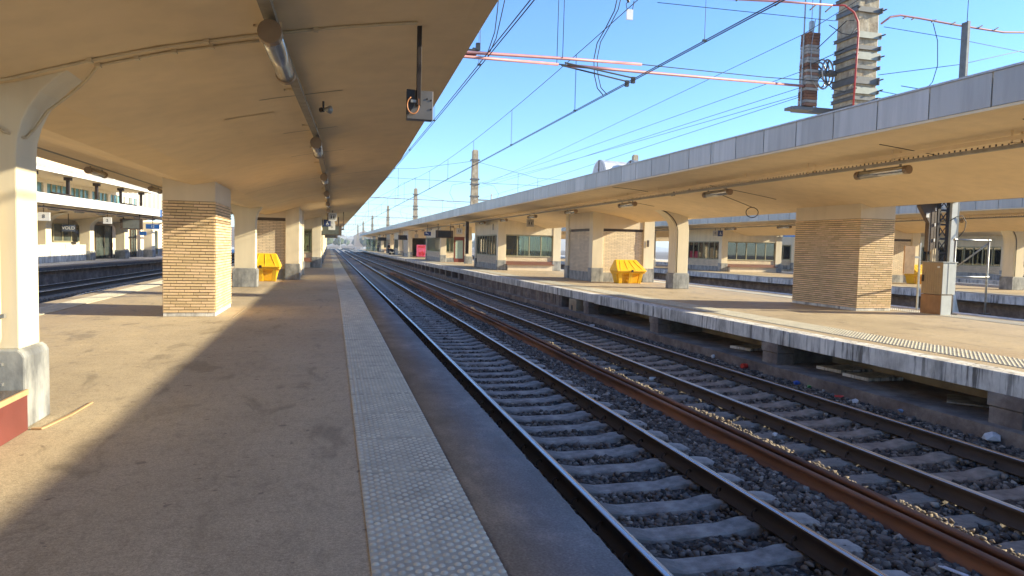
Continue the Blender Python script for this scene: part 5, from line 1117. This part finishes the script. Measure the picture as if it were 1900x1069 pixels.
# ------------------------------------------------------------------ people (small in the view) 
def skin_obj(name, V, E, R, mat, parent, sub=1):
    me = bpy.data.meshes.new(name); me.from_pydata(V, E, []); o = bpy.data.objects.new(name, me); C.objects.link(o)
    o.modifiers.new('skin', 'SKIN'); 
    if not me.skin_vertices: me.skin_vertices.new()
    for i, r in enumerate(R): me.skin_vertices[0].data[i].radius = (r, r) if not isinstance(r, tuple) else r
    me.skin_vertices[0].data[0].use_root = True
    sb = o.modifiers.new('sub', 'SUBSURF'); sb.levels = sub; sb.render_levels = sub; me.materials.append(mat); o.parent = parent; return o
def person(label, x, y, rz, top, legs, hair, z=0, hat=None, lean=0., stride=.12, arm=.1, carry=None):
    t = thing('person', label, 'person', (x, y, z), rz)
    hip = (0, 0, .92); V = [hip, (0, -.01-lean*.3, 1.15), (0, -.02-lean*.7, 1.42), (0, -.03-lean, 1.52), (0, -.05-lean*1.2, 1.66), (0, -.05-lean*1.2, 1.70)]; E = [(0, 1), (1, 2), (2, 3), (3, 4), (4, 5)]; R = [.13, .12, .12, .05, .095, .07]
    for s in (-1, 1):
        b = len(V); V += [(s*.10, 0, .86), (s*.11, s*stride*.5, .48), (s*.11, s*stride+.02, .09), (s*.12, s*stride-.13, .04)]; E += [(0, b), (b, b+1), (b+1, b+2), (b+2, b+3)]; R += [.085, .06, .042, .035]
        b = len(V); V += [(s*.17, -.02-lean*.7, 1.42), (s*.23, .02-lean*.7, 1.16), (s*.22, -arm-lean*.7, .94), (s*.215, -arm-.06-lean*.7, .86)]; E += [(2, b), (b, b+1), (b+1, b+2), (b+2, b+3)]; R += [.055, .043, .032, .03]
    skin_obj('body', V, E, R, SKIN, t)
    tv = [(0, 0, .86), V[1], V[2], (0, -.03-lean, 1.47)]; te = [(0, 1), (1, 2), (2, 3)]; tr = [.155, .15, .145, .07]
    for s in (-1, 1): b = len(tv); tv += [(s*.17, -.02-lean*.7, 1.42), (s*.235, .02-lean*.7, 1.16), (s*.222, -arm-lean*.7, .95)]; te += [(2, b), (b, b+1), (b+1, b+2)]; tr += [.07, .06, .048]
    skin_obj('jacket', tv, te, tr, top, t); lv = [(0, 0, .95)]; le = []; lr = [.145]
    for s in (-1, 1): b = len(lv); lv += [(s*.10, 0, .84), (s*.11, s*stride*.5, .48), (s*.11, s*stride+.02, .12)]; le += [(0, b), (b, b+1), (b+1, b+2)]; lr += [.1, .075, .06]
    skin_obj('trousers', lv, le, lr, legs, t)
    m = MB(); m.add([tuple(v) for v in (ico*np.array([.105, .115, .11])+np.array([0, -.03-lean*1.2, 1.715]))], [tuple(f) for f in icf]); o = m.build('hair', hair, t, smooth=True)
    if hat: m = MB(); m.tube([(0, -.04-lean*1.2, 1.72), (0, -.04-lean*1.2, 1.80), (0, -.04-lean*1.2, 1.84)], [.15, .125, .05], 12); m.build('hat', hat, t, smooth=True)
    if carry: m = MB(); m.box(.2, .36, -.25, .15, .8, 1.15); m.build('bag', carry, t, bevel=.03)
    return t
hr = simple('dark_hair', (.03, .02, .015), .7); NV = cloth('navy', (.02, .025, .05)); BK = cloth('black_cloth', (.02, .018, .02)); JN = cloth('jeans', (.07, .12, .2)); WT = cloth('white_cloth', (.6, .58, .55)); GY = cloth('grey_cloth', (.2, .2, .22)); RC = cloth('red_cloth', (.3, .03, .03))
t = person('person in a yellow hat, white jacket and jeans, standing on the left-hand platform', -16.9, 71, .4, WT, JN, hr, hat=YELLOW, carry=None); m = MB(); m.box(-.48, -.2, -.1, .3, .95, 1.3); m.build('bag', BK, t, bevel=.04)
person('person in dark clothes standing between the far blocks of the opposite platform', 9.0, 118, .5, BK, NV, hr, stride=.05)
person('person in a red top sitting under the pink poster, far on the opposite platform', 10.7, 101, .3, RC, BK, hr, z=-.35)
person('person in black beside the bench under the pink poster', 11.6, 101, -.4, BK, BK, hr); person('small far person near the end of the opposite platform', 8.6, 140, .2, GY, BK, hr)
person('person in dark clothes leaning out from behind the column of our waiting room', -.98, 56.5, -1.2, cloth('brown_cloth', (.16, .07, .04)), BK, hr, stride=.16)
person('grey-haired person seated behind the window of our waiting room', -2.0, 46.9, 0, GY, BK, simple('grey_hair', (.35, .3, .27), .7), z=-.35); person('person in pale clothes seated at the right of our waiting room window', -1.55, 47.1, 0, WT, BK, hr, z=-.4)
t = thing('pushchair', 'dark pushchair standing far on the opposite platform', 'pushchair', (8.95, 111, 0), .3); m = MB(); m.tube([(-.3, 0, .15), (.1, 0, .75), (.35, 0, 1.05)], .03, 6); m.tube([(.25, 0, .15), (-.2, 0, .8)], .03, 6); m.build('frame', DARKM, t)
m = MB(); m.add([(-.35, -.22, .5), (.15, -.22, .4), (.25, -.22, .8), (-.3, -.22, .95), (-.35, .22, .5), (.15, .22, .4), (.25, .22, .8), (-.3, .22, .95)], [(0, 1, 2, 3), (7, 6, 5, 4), (0, 4, 5, 1), (1, 5, 6, 2), (2, 6, 7, 3), (3, 7, 4, 0)]); m.build('seat', BK, t, bevel=.04)
for x in (-.3, .27): m = MB(); m.tube([(x, -.27, .14), (x, -.23, .14)], .14, 12); m.tube([(x, .23, .14), (x, .27, .14)], .14, 12); m.build('wheel', BLACK, t)
# white sweeping machine and bench on the left-hand platform
t = thing('cleaning_machine', 'white ride-on cleaning machine parked before the glazed doors of the left-hand building', 'cleaning machine', (-17.2, 61.5, 0), .25)
m = MB(); m.add([tuple(v) for v in (ico*np.array([.42, .5, .5])+np.array([0, 0, .95]))], [tuple(f) for f in icf]); m.build('body', WHITE, t, smooth=True, bevel=0); m = MB(); m.box(-.5, -.2, -.4, .4, .15, 1.35); m.tube([(.1, -.3, 1.35), (.1, .3, 1.35)], .1, 8); m.build('cowl', GREYS, t, bevel=.08)
m = MB(); m.box(.0, .75, -.35, .35, .2, .62); m.build('bonnet', WHITE, t, bevel=.1)
for x in (-.3, .55): m = MB(); m.tube([(x, -.4, .16), (x, .4, .16)], .16, 12); m.build('wheel', BLACK, t)
t = thing('mesh_bench', 'silver mesh bench with a high back, beside the person in the yellow hat', 'bench', (-16.0, 74, 0), .1); m = MB()
for k in range(12): m.box(-.95+k*.165, -.85+k*.165, .25, .3, .45, 1.25); m.box(-.95+k*.165, -.85+k*.165, -.25, .26, .42, .46)
m.build('seat', GALV, t); m = MB(); m.box(-.9, -.84, -.25, .3, 0, .42); m.box(.9, .96, -.25, .3, 0, .42); m.build('leg', DARKM, t)
t = thing('glass_shelter', 'pale glass screen at the far end of the opposite platform', 'glass shelter', (9.2+bR(150)-.8, 150, 0)); m = MB()
for k in range(4): m.box(k*.9-.04, k*.9+.04, 0, .06, 0, 2.6)
m.box(0, 2.7, 0, .06, 2.5, 2.62); m.build('frame', GALV, t); m = MB(); m.box(0, 2.7, .02, .03, .1, 2.5); m.build('pane', GLASS, t)
t = thing('wall_plaque', 'small grey plaque on the right corner post of the opposite brick block', 'plaque', (14.8, 31.37, 1.72)); MB().box(-.06, .06, -.012, 0, 0, .32).build('plate', BROWNM, t, bevel=.003)
# lettering becomes plain meshes
bpy.context.view_layer.update(); dg = bpy.context.evaluated_depsgraph_get()
for o in TEXTS:
    me = bpy.data.meshes.new_from_object(o.evaluated_get(dg)); n = bpy.data.objects.new('lettering', me); C.objects.link(n)
    n.parent = o.parent; n.location = o.location; n.rotation_euler = o.rotation_euler; bpy.data.objects.remove(o)
# the air between here and the town
m = MB(); m.box(-1500, 1700, -60, 3300, -2.2, 34); hz_ = bpy.data.materials.new('haze'); hz_.use_nodes = True; t_ = hz_.node_tree; t_.nodes.clear()
o_n = t_.nodes.new('ShaderNodeOutputMaterial'); v_n = t_.nodes.new('ShaderNodeVolumePrincipled'); v_n.inputs['Density'].default_value = .00045; v_n.inputs['Color'].default_value = (.86, .93, 1, 1); t_.links.new(v_n.outputs[0], o_n.inputs['Volume'])
hz_o = m.build('haze', hz_); stuff(hz_o)
for o in C.objects:
    if o.get('label') and len(o['label'].split()) > 16: print('LONG', len(o['label'].split()), o['label'])
